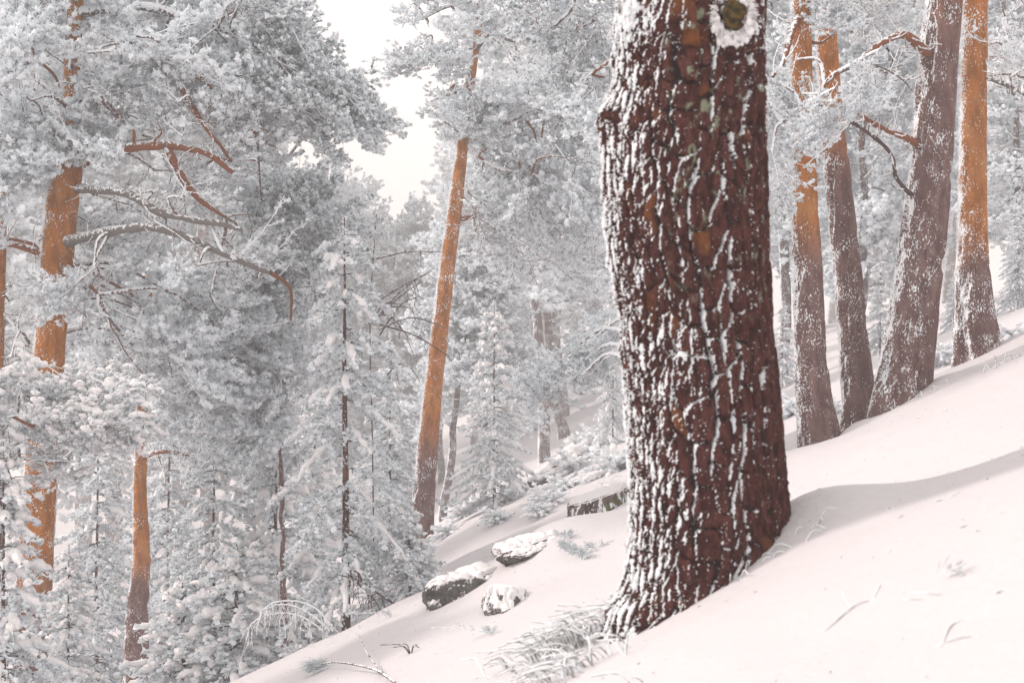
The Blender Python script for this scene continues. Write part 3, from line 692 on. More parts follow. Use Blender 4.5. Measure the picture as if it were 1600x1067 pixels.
# right hand group
RCLEAR = [[(1232, 90), (1270, 90), (1270, 125), (1232, 125)], [(1240, 225), (1290, 225), (1310, 720), (1240, 720)], [(1280, 60), (1312, 60), (1318, 120), (1280, 130)], [(1300, 190), (1330, 190), (1366, 670), (1310, 670)]]
pine('pine_tree', 'leftmost slim pine of the right-hand group, orange above and grey-brown below', 15.0,
     [(1252, -140), (1252, 0), (1252, 100), (1256, 250), (1261, 400), (1266, 530), (1272, 620), (1282, 700)], [26, 29, 33, 37, 40, 44, 50, 60],
     limbs=[([(1250, 20), (1235, 60, -.3), (1222, 100, -.5), (1206, 122, -.6)], 12, 7, M_LIMB)],
     polys=[dict(poly=[(1195, -60), (1330, -60), (1330, 50), (1290, 80), (1240, 60), (1195, 70)], n=7, dd=(-.9, .6), size=(.3, .5))],
     orange=(.75, 1.35), seed=6, fringe=900, nth=72, nl=300, flare=.22)
pine('pine_tree', 'second slim pine of the right-hand group, leaning left with its orange top', 15.8,
     [(1286, -140), (1290, 0), (1294, 100), (1306, 250), (1322, 400), (1333, 530), (1340, 610), (1346, 662)], [26, 29, 32, 35, 39, 41, 44, 50],
     polys=[dict(poly=[(1290, -60), (1440, -60), (1440, 30), (1380, 60), (1300, 60)], n=8, dd=(.2, 1.2), size=(.5, .9), lib=SPRAYS_AIRY)],
     orange=(1.5, 2.3), seed=7, fringe=900, nth=72, nl=300)
pine('pine_tree', 'thick rime-crusted pine of the right-hand group leaning right, with an arched bough', 15.0,
     [(1482, -140), (1476, -10), (1467, 80), (1455, 250), (1440, 390), (1424, 510), (1414, 580), (1408, 632)], [46, 50, 54, 58, 66, 72, 74, 78],
     limbs=[([(1458, 90), (1440, 76, -.2), (1420, 58, -.3), (1400, 56, -.4), (1370, 72, -.5), (1342, 96, -.6), (1305, 118, -.7), (1272, 148, -.8), (1225, 190, -.9)], 15, 7, M_LIMB),
            ([(1440, 232), (1418, 216, -.2), (1390, 205, -.3), (1362, 190, -.3), (1336, 172, -.3)], 11, 8, M_LIMB), ([(1432, 305), (1418, 300, -.2), (1400, 275, -.2), (1395, 246, -.2), (1366, 212, -.3), (1328, 190, -.3)], 7, 8, M_DARKTWIG),
            ([(1350, 95, -.6), (1385, 110, -.6), (1420, 138, -.5)], 4, 3, M_LIMB_GREY), ([(1385, 75, -.5), (1395, 90, -.5), (1388, 115, -.5)], 4, 3, M_DARKTWIG)],
     polys=[dict(poly=[(1195, 130), (1270, 120), (1390, 110), (1390, 175), (1330, 215), (1290, 230), (1200, 250)], n=13, dd=(-1.3, -.5), size=(.28, .42), toward=(-.5, .5)),
            dict(poly=[(1195, 120), (1240, 130), (1240, 330), (1195, 330)], n=6, dd=(-.8, .2), size=(.3, .5))],
     orange=(2.5, 4.5), seed=8, flare=.22, fringe=1100, nth=96, nl=320, bark=.016, frost=lambda H, T, q: .25 * sstep(.52, .62, fbm(q * np.array([9., 9., 4.]) + 8, 2)).reshape(H.shape) * (np.cos(T - math.radians(215)) > .3))
pine('pine_tree', 'straight pine at the right, bright orange above a rime-whitened foot', 16.6,
     [(1526, -140), (1524, -10), (1521, 200), (1520, 380), (1522, 470), (1526, 530), (1530, 575)], [34, 37, 40, 44, 50, 56, 66],
     limbs=[([(1535, 120), (1560, 127, -.2), (1585, 138, -.3), (1625, 165, -.4)], 8, 6, M_LIMB_GREY)],
     polys=[dict(poly=[(1540, -60), (1680, -60), (1680, 200), (1560, 160)], n=12, dd=(-.2, 1.6), size=(.6, 1.0), lib=SPRAYS_AIRY + BARE)],
     orange=(.75, 1.3), seed=9, flare=.2, fringe=900, nth=80, nl=300, frost=lambda H, T, q: .42 * np.exp(-((H - .25) / .38) ** 2) * (np.sin(T) < -.3) * (fbm(q * 4, 2).reshape(H.shape) > .42))
pine('pine_tree', 'pine just outside the left edge, its reddish trunk cut by the frame', 17.5,
     [(-4, 200), (-6, 380), (-10, 520), (-16, 800), (-20, 1100)], [26, 30, 32, 36, 42],
     limbs=[([(-6, 372), (20, 374, -.2), (50, 382, -.2), (62, 390)], 8, 5, M_LIMB), ([(-10, 455), (20, 448), (50, 455)], 7, 5, M_LIMB_GREY), ([(-8, 478), (20, 505), (52, 540)], 6, 5, M_TWIG)],
     polys=[dict(poly=[(-60, 480), (60, 500), (50, 600), (-60, 640)], n=6, dd=(.2, 1.), size=(.5, .9), lib=SPRAYS_AIRY)],
     orange=(-1, 0), seed=10, fringe=300, nth=40, nl=160)

# nearer snow-laden bough of a pine that stands outside the frame to the left
pine('pine_tree', 'pine out of frame at left, its snow-lumped bough crossing the orange trunk', 13.6,
     [(-190, 200), (-190, 600), (-190, 1300)], [30, 36, 46],
     limbs=[([(-190, 640), (-60, 640), (20, 650), (100, 640), (180, 650), (225, 660)], 14, 5, M_TWIG), ([(-190, 740), (-60, 720), (40, 715), (120, 720)], 12, 5, M_TWIG)],
     polys=[dict(poly=[(-80, 590), (120, 575), (235, 610), (245, 670), (230, 700), (130, 745), (-80, 770)], n=34, dd=(-.5, .5), size=(.36, .6), lib=SPRAYS_SNOWY, toward=(.7, .1), droop=.1)],
     orange=(5, 6), seed=12, fringe=0, nth=20, nl=80)

# ---------------------------------------------------------------- young conifers heaped with snow
def snow_pad(sn, ln, w, r, f0, f1):
    m_ = 8; u = np.linspace(f0, f1, m_) * (len(ln) - 1)
    L_ = np.stack([np.interp(u, np.arange(len(ln)), ln[:, j]) for j in range(3)], -1) + r.normal(0, .006, (m_, 3))
    rad = w * np.sin(np.linspace(.25, 2.95, m_)) ** .6 * r.uniform(.55, 1.4, m_)
    V, F = tube(L_, rad, 7); o_ = r.random(3) * 40
    V = V + (np.stack([vnoise(V * 26 + o_ + 7 * j) for j in range(3)], -1) - .5) * .7 * w; V[:, 2] += rad.repeat(7) * .55
    sn.add(V, F, 0, 1.0)
def gen_conifer(seed, H=3.5, Rm=.75, droop=.35, snow=1.0, step=.16, nneed=1.1, sparse=1.0, frost=.6, leader=.35, prof=.85, low=.06, nl=.05, nw=.017, trunk_r=.03):
    r = np.random.default_rng(seed); fo, sn, wd = MB(), MB(), MB()
    tl = np.stack([np.cumsum(r.normal(0, .006, 14)), np.cumsum(r.normal(0, .006, 14)), np.linspace(-.3, H, 14)], -1)
    h = H * low; ga = r.random() * 6
    while h < H - leader * .4:
        t = h / H
        for k in range(int(r.integers(4, 7) * sparse + .5)):
            ga += 2.399 + r.normal(0, .3); L = (Rm * (1 - t) ** prof + .10) * r.uniform(.65, 1.15)
            n = 9; s = np.linspace(0, 1, n)
            up = .35 * (t - .2)
            zc = (up * s - (droop + .25 * (1 - t)) * s ** 1.7 + .14 * s ** 4) * L
            c0 = np.array([np.interp(h, tl[:, 2], tl[:, j]) for j in range(2)] + [h + r.normal(0, .04)])
            br = np.stack([c0[0] + np.cos(ga) * s * L, c0[1] + np.sin(ga) * s * L, c0[2] + zc], -1)
            V, F = tube(br, np.linspace(.011, .004, n), 3); wd.add(V, F, 0, .6)
            pts = [br]; side = np.array([-math.sin(ga), math.cos(ga), 0]); fw = np.array([math.cos(ga), math.sin(ga), 0])
            ns = max(2, int(L / .085))
            for q in range(ns):
                f = .22 + .78 * q / ns; b0 = np.array([np.interp(f, s, br[:, j]) for j in range(3)])
                sg = 1 if q % 2 else -1; l2 = L * .42 * (1.05 - f) ** .6 * r.uniform(.6, 1.2) + .03
                s2 = np.linspace(0, 1, 5)[:, None]
                tw = b0 + (fw * .6 + side * sg * r.uniform(.6, 1)) * l2 * s2 + np.array([0, 0, -.45 * l2]) * s2 ** 1.5 * r.uniform(.2, 1.6)
                pts.append(tw)
            for ln in pts:
                le = np.linalg.norm(np.diff(ln, axis=0), axis=1).sum(); N = max(6, int(le * 100 * nneed))
                u = r.uniform(.12, 1, N) * (len(ln) - 1); k0 = np.minimum(u.astype(int), len(ln) - 2); f = (u - k0)[:, None]
                pos = ln[k0] * (1 - f) + ln[k0 + 1] * f; tg = ln[k0 + 1] - ln[k0]; tg /= np.linalg.norm(tg, axis=1)[:, None] + 1e-9
                dr = tg * .55 + r.normal(0, .55, (N, 3)); dr[:, 2] += .05
                V, F = needles(pos, dr, nl * r.uniform(.6, 1.3, N), nw * r.uniform(.7, 1.4, N), r)
                fr = np.clip(frost + .06 + .30 * dr[:, 2] + r.normal(0, .14) + r.normal(0, .18, N), .02, 1)
                fo.add(V, F, 0, fr.repeat(4))
                mR = max(3, int(le / .036)); u = np.linspace(.2, 1, mR) * (len(ln) - 1)
                pR = np.stack([np.interp(u, np.arange(len(ln)), ln[:, j]) for j in range(3)], -1) + r.normal(0, .008, (mR, 3))
                rosettes(fo, pR, nl * .46 * r.uniform(.7, 1.2, mR), r, 0, frost + .04, .75, .2)
            if snow > 0:
                for ln, w0 in [(br, 1.0)] + [(q, .72) for q in pts[1:]]:
                    if r.random() > (.62 * snow + .25 if w0 == 1 else .22 * snow): continue
                    snow_pad(sn, ln, w0 * (.55 + .45 * snow) * .042 * min(1, .35 + .19 * H), r, r.uniform(.2, .55), r.uniform(.85, 1.04))
        h += step * r.uniform(.7, 1.3) * (1.15 - .3 * t)
    N = int(leader * 260); z = r.uniform(H - leader, H, N); pos = np.stack([np.interp(z, tl[:, 2], tl[:, 0]), np.interp(z, tl[:, 2], tl[:, 1]), z], -1)
    dr = r.normal(0, .6, (N, 3)); dr[:, 2] += .7; V, F = needles(pos, dr, nl * .9, nw, r); fo.add(V, F, 0, np.clip(r.normal(frost + .15, .2, N), 0, 1).repeat(4))
    V, F = tube(tl, np.linspace(trunk_r, .006, 14), 8)
    tm = make_mesh('trunk', [V], [F], [np.zeros(len(F), int)], {'orange': np.zeros(len(V)), 'frost': np.full(len(V), .1)}, [M_BLACK])
    return dict(trunk=tm, foliage=fo.mesh('foliage', [M_NEEDLE_DARK], False), branch=wd.mesh('branch', [M_DARKTWIG]), snow=sn.mesh('snow_load', [M_SNOWLUMP]) if sn.n else None, H=H)

def conifer(var, name, label, base, height, group=None, rz=None, wide=1.0, cat='tree', trunk=True):
    s = height / var['H']; b = np.array(base, float)
    t = thing(name, tuple(b), label, cat, group, rz if rz is not None else rng.random() * 6.28, s); t.scale = (s * wide, s * wide, s)
    ob('trunk', var['trunk'], t); ob('branches', var['branch'], t, kind='stuff'); ob('foliage', var['foliage'], t, kind='stuff')
    if var['snow']: ob('snow_load', var['snow'], t, kind='stuff')
    return t
V_SNOWY = gen_conifer(41, 3.4, .80, snow=1.0, frost=.66)
V_SNOWY2 = gen_conifer(42, 3.0, .85, snow=1.3, frost=.62, droop=.45)
V_FROST = gen_conifer(43, 3.6, .95, snow=.30, frost=.58, droop=.5, step=.15)
V_SMALL = gen_conifer(44, 1.15, .45, snow=1.3, frost=.70, droop=.25, step=.09, leader=.2, nl=.045)
V_BLACK = gen_conifer(45, 4.35, .74, snow=.60, frost=.62, droop=.75, step=.20, nneed=1.3, prof=.35, low=.17, sparse=.8, leader=.25, trunk_r=.055)
def top_h(px, py, d):                       # height of a tree on the snow whose tip is seen at (px, py)
    b = base_at(px, d); return b, P(px, py, d)[2] - b[2]
def place(var, label, px, py, d, group=None, **kw):
    b, h = top_h(px, py, d); return conifer(var, kw.pop('name', 'young_conifer'), label, b, h, group, **kw)

place(V_BLACK, 'thin black-stemmed young conifer with drooping frosted branches, left of the ochre pine', 541, 340, 16.6)
place(V_SMALL, 'small bushy conifer at the foot of the ochre leaning pine', 636, 800, 16.6, wide=1.15)
place(V_SNOWY, 'snow-heaped young conifer with a bare white leader, right of the ochre pine', 771, 470, 27.0)
place(V_SNOWY, 'narrow snowy young conifer peeking out left of the huge near trunk', 958, 440, 30.0, wide=.62)
place(V_SNOWY2, 'heavily snow-laden conifer in the bottom left corner', 5, 690, 13.2)
place(V_SNOWY2, 'snowy conifer right of the corner one, below the left orange trunk', 108, 850, 14.6, wide=1.1)
place(V_FROST, 'dark frosted conifer with a reddish stem, middle of the left thicket', 335, 640, 19.5)
place(V_SNOWY2, 'tall snow-draped conifer just left of the thin black-stemmed one', 432, 560, 20.0)
place(V_SMALL, 'small snowy conifer beside the slim orange trunk foot', 285, 905, 17.6, wide=1.2)
place(V_SMALL, 'rounded small conifer on the snow edge under the dark frosted one', 375, 850, 17.2, wide=1.2)
place(V_FROST, 'frosted conifer filling the gap between the two left orange trunks', 150, 640, 25.0)
place(V_FROST, 'pale frosted conifer behind the slim orange trunk', 262, 600, 28.0)
place(V_FROST, 'frosted conifer behind the rimed trunks at the right edge', 1590, 330, 22.0)
place(V_SNOWY, 'snowy young conifer seen between the second and third right-hand pines', 1375, 400, 24.0)
place(V_FROST, 'frosted conifer seen between the thick and the straight right-hand pines', 1490, 430, 23.0)
place(V_SNOWY, 'snowy conifer in the gap right of the huge near trunk', 1222, 470, 26.0)
place(V_FROST, 'misty conifer behind the black-stemmed one, left of the ochre pine', 610, 520, 27.0)
place(V_SNOWY, 'misty snowy conifer left of the small bushy one', 490, 610, 26.0)

# ---------------------------------------------------------------- misty pines behind
LOW = [gen_spray(400 + k, L=1.7, nsec=9, ntw=5, ntuft=3, nneed=2, nl=.11, nw=.03, tri=True, frost=.72, curl=.3, rose=.062) for k in range(4)]
def gen_far_pine(seed, H=10.0, crown=.3, nb=44, Rm=2.3):
    r = np.random.default_rng(seed); fo = MB()
    tl = np.stack([np.cumsum(r.normal(0, .09, 12)), np.cumsum(r.normal(0, .09, 12)), np.linspace(-.6, H, 12)], -1); tl[:2, :2] = 0
    wd = MB()
    for k in range(nb):
        t = crown + (1 - crown) * ((k + r.random()) / nb); h = H * t
        c0 = np.array([np.interp(h, tl[:, 2], tl[:, j]) for j in range(3)])
        az = k * 2.399 + r.normal(0, .4); L = Rm * (1.05 - (t - crown) / (1 - crown)) ** .55 * r.uniform(.45, 1.05)
        d = np.array([math.cos(az), math.sin(az), r.uniform(-.15, .35)])
        root = c0 + d * max(L - 1.4, .05); sc = r.uniform(.75, 1.1)
        V, F = tube(smooth_line([c0, (c0 + root) / 2 + r.normal(0, .1, 3), root + d * .2], 6), np.linspace(.045, .02, 6), 4); wd.add(V, F, 0, .6)
        for _ in range(2):
            v = d + r.normal(0, .4, 3); T = np.eye(4); T[:3, :3] = rot_to(v, roll=r.normal(0, .3)) * sc; T[:3, 3] = root
            fo.merge(LOW[r.integers(4)], T)
    C = smooth_line(tl, 60); th = np.linspace(.17, .03, 60)
    V, F = tube(C, th, 10)
    V = V + (np.stack([vnoise(V * 6 + k) for k in range(3)], -1) - .5) * .03
    tm = make_mesh('trunk', [V], [F], [np.zeros(len(F), int)], {'orange': sstep(H * .35, H * .6, V[:, 2]), 'frost': np.zeros(len(V))}, [M_TRUNK_HAZED])
    return dict(trunk=tm, crown=fo.mesh('crown', [M_NEEDLE, M_TWIG], False), branch=wd.mesh('branches', [M_TWIG]), H=H)
FAR = [gen_far_pine(501), gen_far_pine(502, crown=.42, nb=36, Rm=2.0), gen_far_pine(503, crown=.2, nb=48, Rm=2.6)]
def far_pine(k, label, px, d, h=None, top=None, group=None, wide=1.0):
    b = base_at(px, d)
    if top is not None: h = P(px, top, d)[2] - b[2]
    v = FAR[k]; s = h / v['H']; t = thing('pine_tree', tuple(b), label, 'tree', group, rng.random() * 6.28); t.scale = (s * wide, s * wide, s)
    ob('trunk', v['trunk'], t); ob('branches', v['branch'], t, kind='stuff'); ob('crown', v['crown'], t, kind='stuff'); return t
G_MIST = 'misty pines of the forest behind'
# told apart one by one
far_pine(1, 'misty grey trunked pine standing just right of the ochre leaning pine', 692, 36, top=360)
far_pine(1, 'dark misty trunk standing free in the middle, left of the snowy bushes', 850, 44, 12.5, wide=.9)
far_pine(1, 'stout pale trunk behind the free-standing dark misty one', 880, 55, 9.0, wide=1.6)
far_pine(0, 'misty pine behind the snow-heaped young conifer', 755, 36, top=370)
far_pine(2, 'pale pine crown under the sky gap, left of the ochre trunk', 600, 75, top=345)
far_pine(2, 'faint pine crown at the foot of the sky gap', 490, 80, top=300)
far_pine(0, 'faint pine crown under the sky gap, nearest the ochre trunk', 690, 75, top=350)
far_pine(0, 'misty pine between the huge near trunk and the slim pines', 1222, 32, top=-60)
far_pine(2, 'misty pine behind the two slim pines of the right-hand group', 1330, 30, top=-80)
far_pine(0, 'misty pine behind the thick arched-bough pine', 1420, 36, top=-60)
far_pine(2, 'misty pine filling the top right corner', 1585, 28, top=-120)
for k, (px, d, top, lab) in enumerate([
        (60, 36, -50, 'misty pine directly behind the far left orange trunk'), (180, 40, -30, 'misty pine between the far left and the slim orange trunks'),
        (300, 33, 100, 'misty pine behind the two grey limbs of the far left pine'), (330, 42, 150, 'paler misty pine behind the one behind the grey limbs'),
        (450, 38, 310, 'misty pine behind the dark teal boughs'), (-60, 30, -60, 'misty pine crossing the left edge of the view'),
        (130, 52, 0, 'faint pine high behind the far left trunk'), (330, 56, 120, 'faint pine behind the small sky hole of the left boughs'),
        (800, 48, 130, 'misty pine right of the ochre pine, above the snow-heaped conifer'), (880, 42, 60, 'misty pine above the free-standing dark trunk'),
        (950, 36, 90, 'misty pine touching the left outline of the huge near trunk'), (1000, 50, 40, 'misty pine mostly hidden behind the huge near trunk'),
        (760, 60, 200, 'faint pine behind the snow-heaped young conifer'), (740, 50, 300, 'faint pine just right of the ochre trunk'),
        (560, 62, 360, 'faint pine behind the bare dark-twigged sapling'), (900, 66, 150, 'faint pine behind the stout pale trunk'),
        (1180, 45, -20, 'misty pine at the right outline of the huge near trunk'), (1270, 50, -60, 'misty pine right behind the leftmost slim pine of the group'),
        (1370, 46, -40, 'misty pine between the slim pair and the thick leaning pine'), (1480, 44, -80, 'misty pine in the gap left of the straight orange pine'),
        (1540, 52, -60, 'misty pine right behind the straight orange pine'), (1650, 40, -100, 'misty pine crossing the right edge of the view'),
        (1300, 66, 0, 'faint pine in the gap between the two slim pines'), (1450, 70, -20, 'faint pine behind the thick leaning pine'),
        (830, 80, 200, 'faintest pine above the free-standing dark trunk'), (640, 85, 370, 'faintest pine low in the sky gap by the ochre trunk'),
        (480, 80, 330, 'faintest pine low in the sky gap above the dark boughs'), (250, 75, 100, 'faintest pine behind the left boughs'), (60, 70, 50, 'faintest pine in the left corner behind the orange trunk')]):
    far_pine(k % 3, lab, px, d * 1.9, top=top, group=G_MIST)

# ---------------------------------------------------------------- rocks, stump, log
def rock_mat():
    m, t, b = mat("lichened_granite"); n = noise(t, 9, 6, rough=.7); n2 = noise(t, 40, 4)
    c = mixc(t, ramp(t, n, .35, .65), (0.035, 0.035, 0.038), (0.13, 0.127, 0.12)); c = mixc(t, ramp(t, n2, .55, .7), c, (0.10, 0.11, 0.07))
    up = normal_comp(t, (-.2, -.1, 1)); f = ramp(t, math_n(t, 'MULTIPLY_ADD', n2, 2.2, math_n(t, 'MULTIPLY', up, 1.3)), 2.05, 2.25)
    t.links.new(mixc(t, f, c, SNOW), b.inputs['Base Color']); bump(t, b, n, .8, .05); return m
M_ROCK = rock_mat()
def boulder(label, px, py, d, size, seed, cap=.03, lift=.05, tilt=0.0, bare=.72):
    r = np.random.default_rng(seed); V, F = ICO4; c = gp(px, py, lift, 11, 22)
    n = fbm(V * 1.3 + seed * 3.3, 3); n2 = fbm(V * 5 + seed, 3)
    W = V * (0.85 + .45 * n + .10 * (n2 - .5))[:, None]
    for _ in range(16):                                     # cleave flat faces
        nn = r.normal(size=3); nn /= np.linalg.norm(nn); cc_ = r.uniform(.62, .85); dd_ = W @ nn; W = W - np.outer(np.maximum(dd_ - cc_, 0) * .8, nn)
    W = W * (1 + .30 * (fbm(V * 5 + seed, 4) - .5))[:, None] * np.array(size)
    ct, st = math.cos(tilt), math.sin(tilt); W = np.stack([W[:, 0] * ct - W[:, 2] * st, W[:, 1], W[:, 0] * st + W[:, 2] * ct], -1)
    t = thing('boulder', tuple(c), label, 'boulder')
    ob('rock', make_mesh('rock', [W], [F], [np.zeros(len(F), int)], {}, [M_ROCK]), t)
    fn = np.cross(W[F[:, 1]] - W[F[:, 0]], W[F[:, 2]] - W[F[:, 0]]); fn /= np.linalg.norm(fn, axis=1)[:, None]
    cen = W[F].mean(1); up = fn[:, 2] + .10 * (fbm(cen * 4 + seed, 2) - .5) > bare
    Fu = F[up]; u, inv = np.unique(Fu, return_inverse=True); Fi = inv.reshape(-1, 3)
    ec = {}
    for a, b_, c_ in Fi:
        for e in ((a, b_), (b_, c_), (c_, a)): ec[tuple(sorted(e))] = ec.get(tuple(sorted(e)), 0) + 1
    rim = np.zeros(len(u), bool)
    for e, k in ec.items():
        if k == 1: rim[list(e)] = True
    S = W[u].copy(); S[:, 2] += np.where(rim, -.01, cap * (.7 + .6 * vnoise(S * 6)))
    ob('snow_cap', make_mesh('snow_cap', [S], [Fi], [np.zeros(len(Fi), int)], {}, [M_SNOWLUMP]), t)
    return t
boulder('dark speckled boulder with a thin snow cap, left of the middle, under the ochre pine', 735, 915, 14.9, (.38, .40, .28), 3, tilt=.3, lift=-.10, bare=.78)
boulder('snow-buried boulder with a bare left face, in front of the dark speckled one', 797, 938, 13.9, (.22, .36, .25), 5, cap=.05, tilt=.5, lift=-.15, bare=.6)
boulder('flat grey slab of rock between the dark boulder and the stump', 826, 852, 16.0, (.31, .30, .17), 8, tilt=.25, lift=-.07, bare=.8)
boulder('small stone tucked under the flat grey slab', 818, 866, 15.8, (.12, .12, .06), 11, cap=.02, tilt=.2, lift=.01)

def stump():
    d = 16.2; c = P(936, 800, d); t = thing('tree_stump', tuple(c), 'broad bark-covered tree stump with green moss and a snow top', 'stump')
    nth, nl = 80, 26; th = np.linspace(0, 2 * np.pi, nth, endpoint=False); s = np.linspace(0, 1, nl)
    S, T = np.meshgrid(s, th, indexing='ij'); q = np.stack([np.cos(T), np.sin(T), S * 1.2], -1).reshape(-1, 3)
    R = .30 * (1.1 - .1 * S) + .05 * (sstep(.35, .6, fbm(q * np.array([7, 7, .8]), 2).reshape(S.shape)) - .5) + .03 * (fbm(q * 9, 2).reshape(S.shape) - .5)
    X = R * np.cos(T); top = .19 + .32 * X; Z = -.35 + S * (top + .35)
    V = np.stack([X, R * np.sin(T), Z], -1).reshape(-1, 3); i = np.arange(nl - 1)[:, None] * nth; j = np.arange(nth)[None]; k = (j + 1) % nth
    F = np.stack([i + j, i + k, i + nth + k, i + nth + j], -1).reshape(-1, 4)
    m, tt, b = mat("stump_bark"); n1 = noise(tt, 12, 4, stretch=(1, 1, .3)); n2 = noise(tt, 6, 3)
    c1 = mixc(tt, ramp(tt, n1, .35, .65), (0.03, .02, .02), (.17, .12, .11)); c1 = mixc(tt, ramp(tt, n2, .5, .62), c1, (.13, .15, .06))
    c1 = mixc(tt, ramp(tt, noise(tt, 22, 4, stretch=(1, 1, .5)), .52, .6), c1, RIME); tt.links.new(c1, b.inputs['Base Color']); bump(tt, b, n1, .8, .03)
    ob('bark', make_mesh('bark', [V], [F], [np.zeros(len(F), int)], {}, [m]), t)
    mb = MB(); rr = np.linspace(0, 1, 9); VV = []
    for q_ in rr:
        a = th; rad = R[-1] * q_ * 1.04; x = rad * np.cos(a); y = rad * np.sin(a)
        VV.append(np.stack([x, y, .19 + .32 * x + .035 * np.sqrt(max(0, 1.0 - q_ ** 4)) + .02 * (vnoise(np.stack([x * 8, y * 8, x * 0], -1)) - .5) - (.015 if q_ == 1 else 0)], -1))
    VV = np.concatenate(VV); i = np.arange(8)[:, None] * nth
    mb.add(VV, np.stack([i + j, i + nth + j, i + nth + k, i + k], -1).reshape(-1, 4)[:, ::-1]); ob('snow_cap', mb.mesh('snow_cap', [M_SNOWLUMP]), t)
stump()

def log(label, p0, p1, r0, r1):
    a, b = np.array(p0), np.array(p1); t = thing('fallen_log', tuple(a), label, 'log')
    L = smooth_line([a, (a + b) / 2 + [0, 0, .05], b], 16) - a; V, F = tube(L, np.linspace(r0, r1, 16) * (1 + .2 * (vnoise(L * 4) - .5)), 10)
    mb = MB(); mb.add(V, F, 0, .4); ob('wood', mb.mesh('wood', [M_LIMB_GREY]), t)
    mb = MB(); r = np.random.default_rng(8)
    for k in range(46):
        f = r.random(); c = a * (1 - f) + b * f - a; blob(mb, c + [0, 0, r0 * .8], np.array([.14, .10, .06]) * r.uniform(.7, 1.2), r)
    ob('snow_cap', mb.mesh('snow_cap', [M_SNOWLUMP]), t)
log('snow-topped fallen log beside the free-standing dark misty trunk', gp(832, 765, .05, 20), gp(905, 728, .25, 20), .13, .10)

# ---------------------------------------------------------------- bushes, sprigs, grass, twigs
def gen_bush(seed, snow=60):
    r = np.random.default_rng(seed); fo, sn = MB(), MB()
    for k in range(60):
        az = r.random() * 6.28; el = r.uniform(.1, 1.3); L = r.uniform(.3, .55); d = np.array([math.cos(az) * math.cos(el), math.sin(az) * math.cos(el), math.sin(el)])
        s = np.linspace(0, 1, 6)[:, None]; ln = d * L * s + np.array([0, 0, -.16]) * s ** 2 + r.normal(0, .05, 3) * s
        V, F = tube(ln, np.linspace(.007, .004, 6), 3); fo.add(V, F, 1, .7)
        rosettes(fo, ln[1:] + r.normal(0, .01, (5, 3)), .036, r, 0, .75, .8)
        N = 60; u = r.uniform(.25, 1, N) * 5; k0 = np.minimum(u.astype(int), 4); f = (u - k0)[:, None]; pos = ln[k0] * (1 - f) + ln[k0 + 1] * f
        dr = r.normal(0, .6, (N, 3)) + d * .4; V, F = needles(pos, dr, .05 * r.uniform(.6, 1.3, N), .013, r)
        fo.add(V, F, 0, np.clip(.68 + .25 * dr[:, 2] + r.normal(0, .2, N), .05, 1).repeat(4))
        for _ in range(int(snow / 45)):
            snow_pad(sn, ln, r.uniform(.018, .036), r, r.uniform(.25, .5), r.uniform(.8, 1.05))
    return dict(foliage=fo.mesh('foliage', [M_NEEDLE, M_TWIG], False), snow=sn.mesh('snow_load', [M_SNOWLUMP]) if sn.n else None)
BUSH = [gen_bush(601, 50), gen_bush(602, 46), gen_bush(603, 60)]
def bush(k, label, px, py, s, d0=4, d1=70, group=None, flat=1.0):
    q = on_ground(px, py, d0, d1); t = thing('snowy_bush', tuple(q), label, 'bush', group, rng.random() * 6, s); t.scale = (s, s, s * flat)
    ob('foliage', BUSH[k]['foliage'], t, kind='stuff')
    if BUSH[k]['snow']: ob('snow_load', BUSH[k]['snow'], t, kind='stuff')
for k, (px, py, s, lab) in enumerate([
        (935, 700, 1.5, 'large snow-smothered bush left of the huge near trunk'), (965, 735, 1.3, 'snow-smothered bush touching the left side of the near trunk'), (900, 735, 1.2, 'snowy bush right of the fallen log'),
        (955, 665, 1.5, 'snowy bush highest on the slope behind the stump'), (725, 808, .9, 'low snowy bush right of the ochre pine foot'), (750, 790, .8, 'low snowy bush under the snow-heaped young conifer'),
        (860, 790, .8, 'frosted bush left of the stump'), (845, 805, .6, 'small frosted bush above the flat grey slab'), (700, 835, .7, 'small snowy bush between ochre pine and dark boulder'),
        (815, 770, .9, 'snowy bush in front of the free-standing dark misty trunk'),
        (780, 815, .6, 'low scrub poking from the bank above the dark boulder'), (880, 765, .9, 'snowy scrub between the fallen log and the stump'), (790, 785, .7, 'snowy scrub right of the snow-heaped conifer foot'), (905, 700, 1.3, 'snow-heaped scrub above the fallen log')]):
    bush(k % 3, lab, px, py, s, 15.5, flat=.85)
for k, (px, py, d, s, lab) in enumerate([
        (150, 1030, 16.5, .8, 'round snow-capped bush below the left orange trunks'), (470, 990, 16.2, .6, 'frosted bush on the snow edge left of the black-stemmed conifer'), (590, 935, 17.5, .5, 'frosted bush between black-stemmed and small bushy conifers'),
        (260, 1050, 17, .7, 'frosted bush at the foot of the slim orange pine'), (1300, 655, 17.5, .7, 'frosted bush behind the first two right-hand pines'), (1385, 590, 18.5, .9, 'frosted bush left of the thick right-hand pine'),
        (1480, 575, 18.5, .9, 'frosted bush between the thick and straight right-hand pines'), (1580, 560, 17.5, .6, 'frosted bush at the right edge beside the straight pine'), (1235, 650, 20, .9, 'snowy bush in the gap beside the near trunk'),
        (690, 930, 15.2, .3, 'tiny frosted bush at the left end of the dark boulder'), (60, 1050, 14.8, .7, 'snowy bush low in the left corner')]):
    b = base_at(px, d); z = P(px, py, d)[2]
    t = thing('snowy_bush', (b[0], b[1], b[2]), lab, 'bush', None, rng.random() * 6, s)
    ob('foliage', BUSH[k % 3]['foliage'], t, kind='stuff'); ob('snow_load', BUSH[k % 3]['snow'], t, kind='stuff')

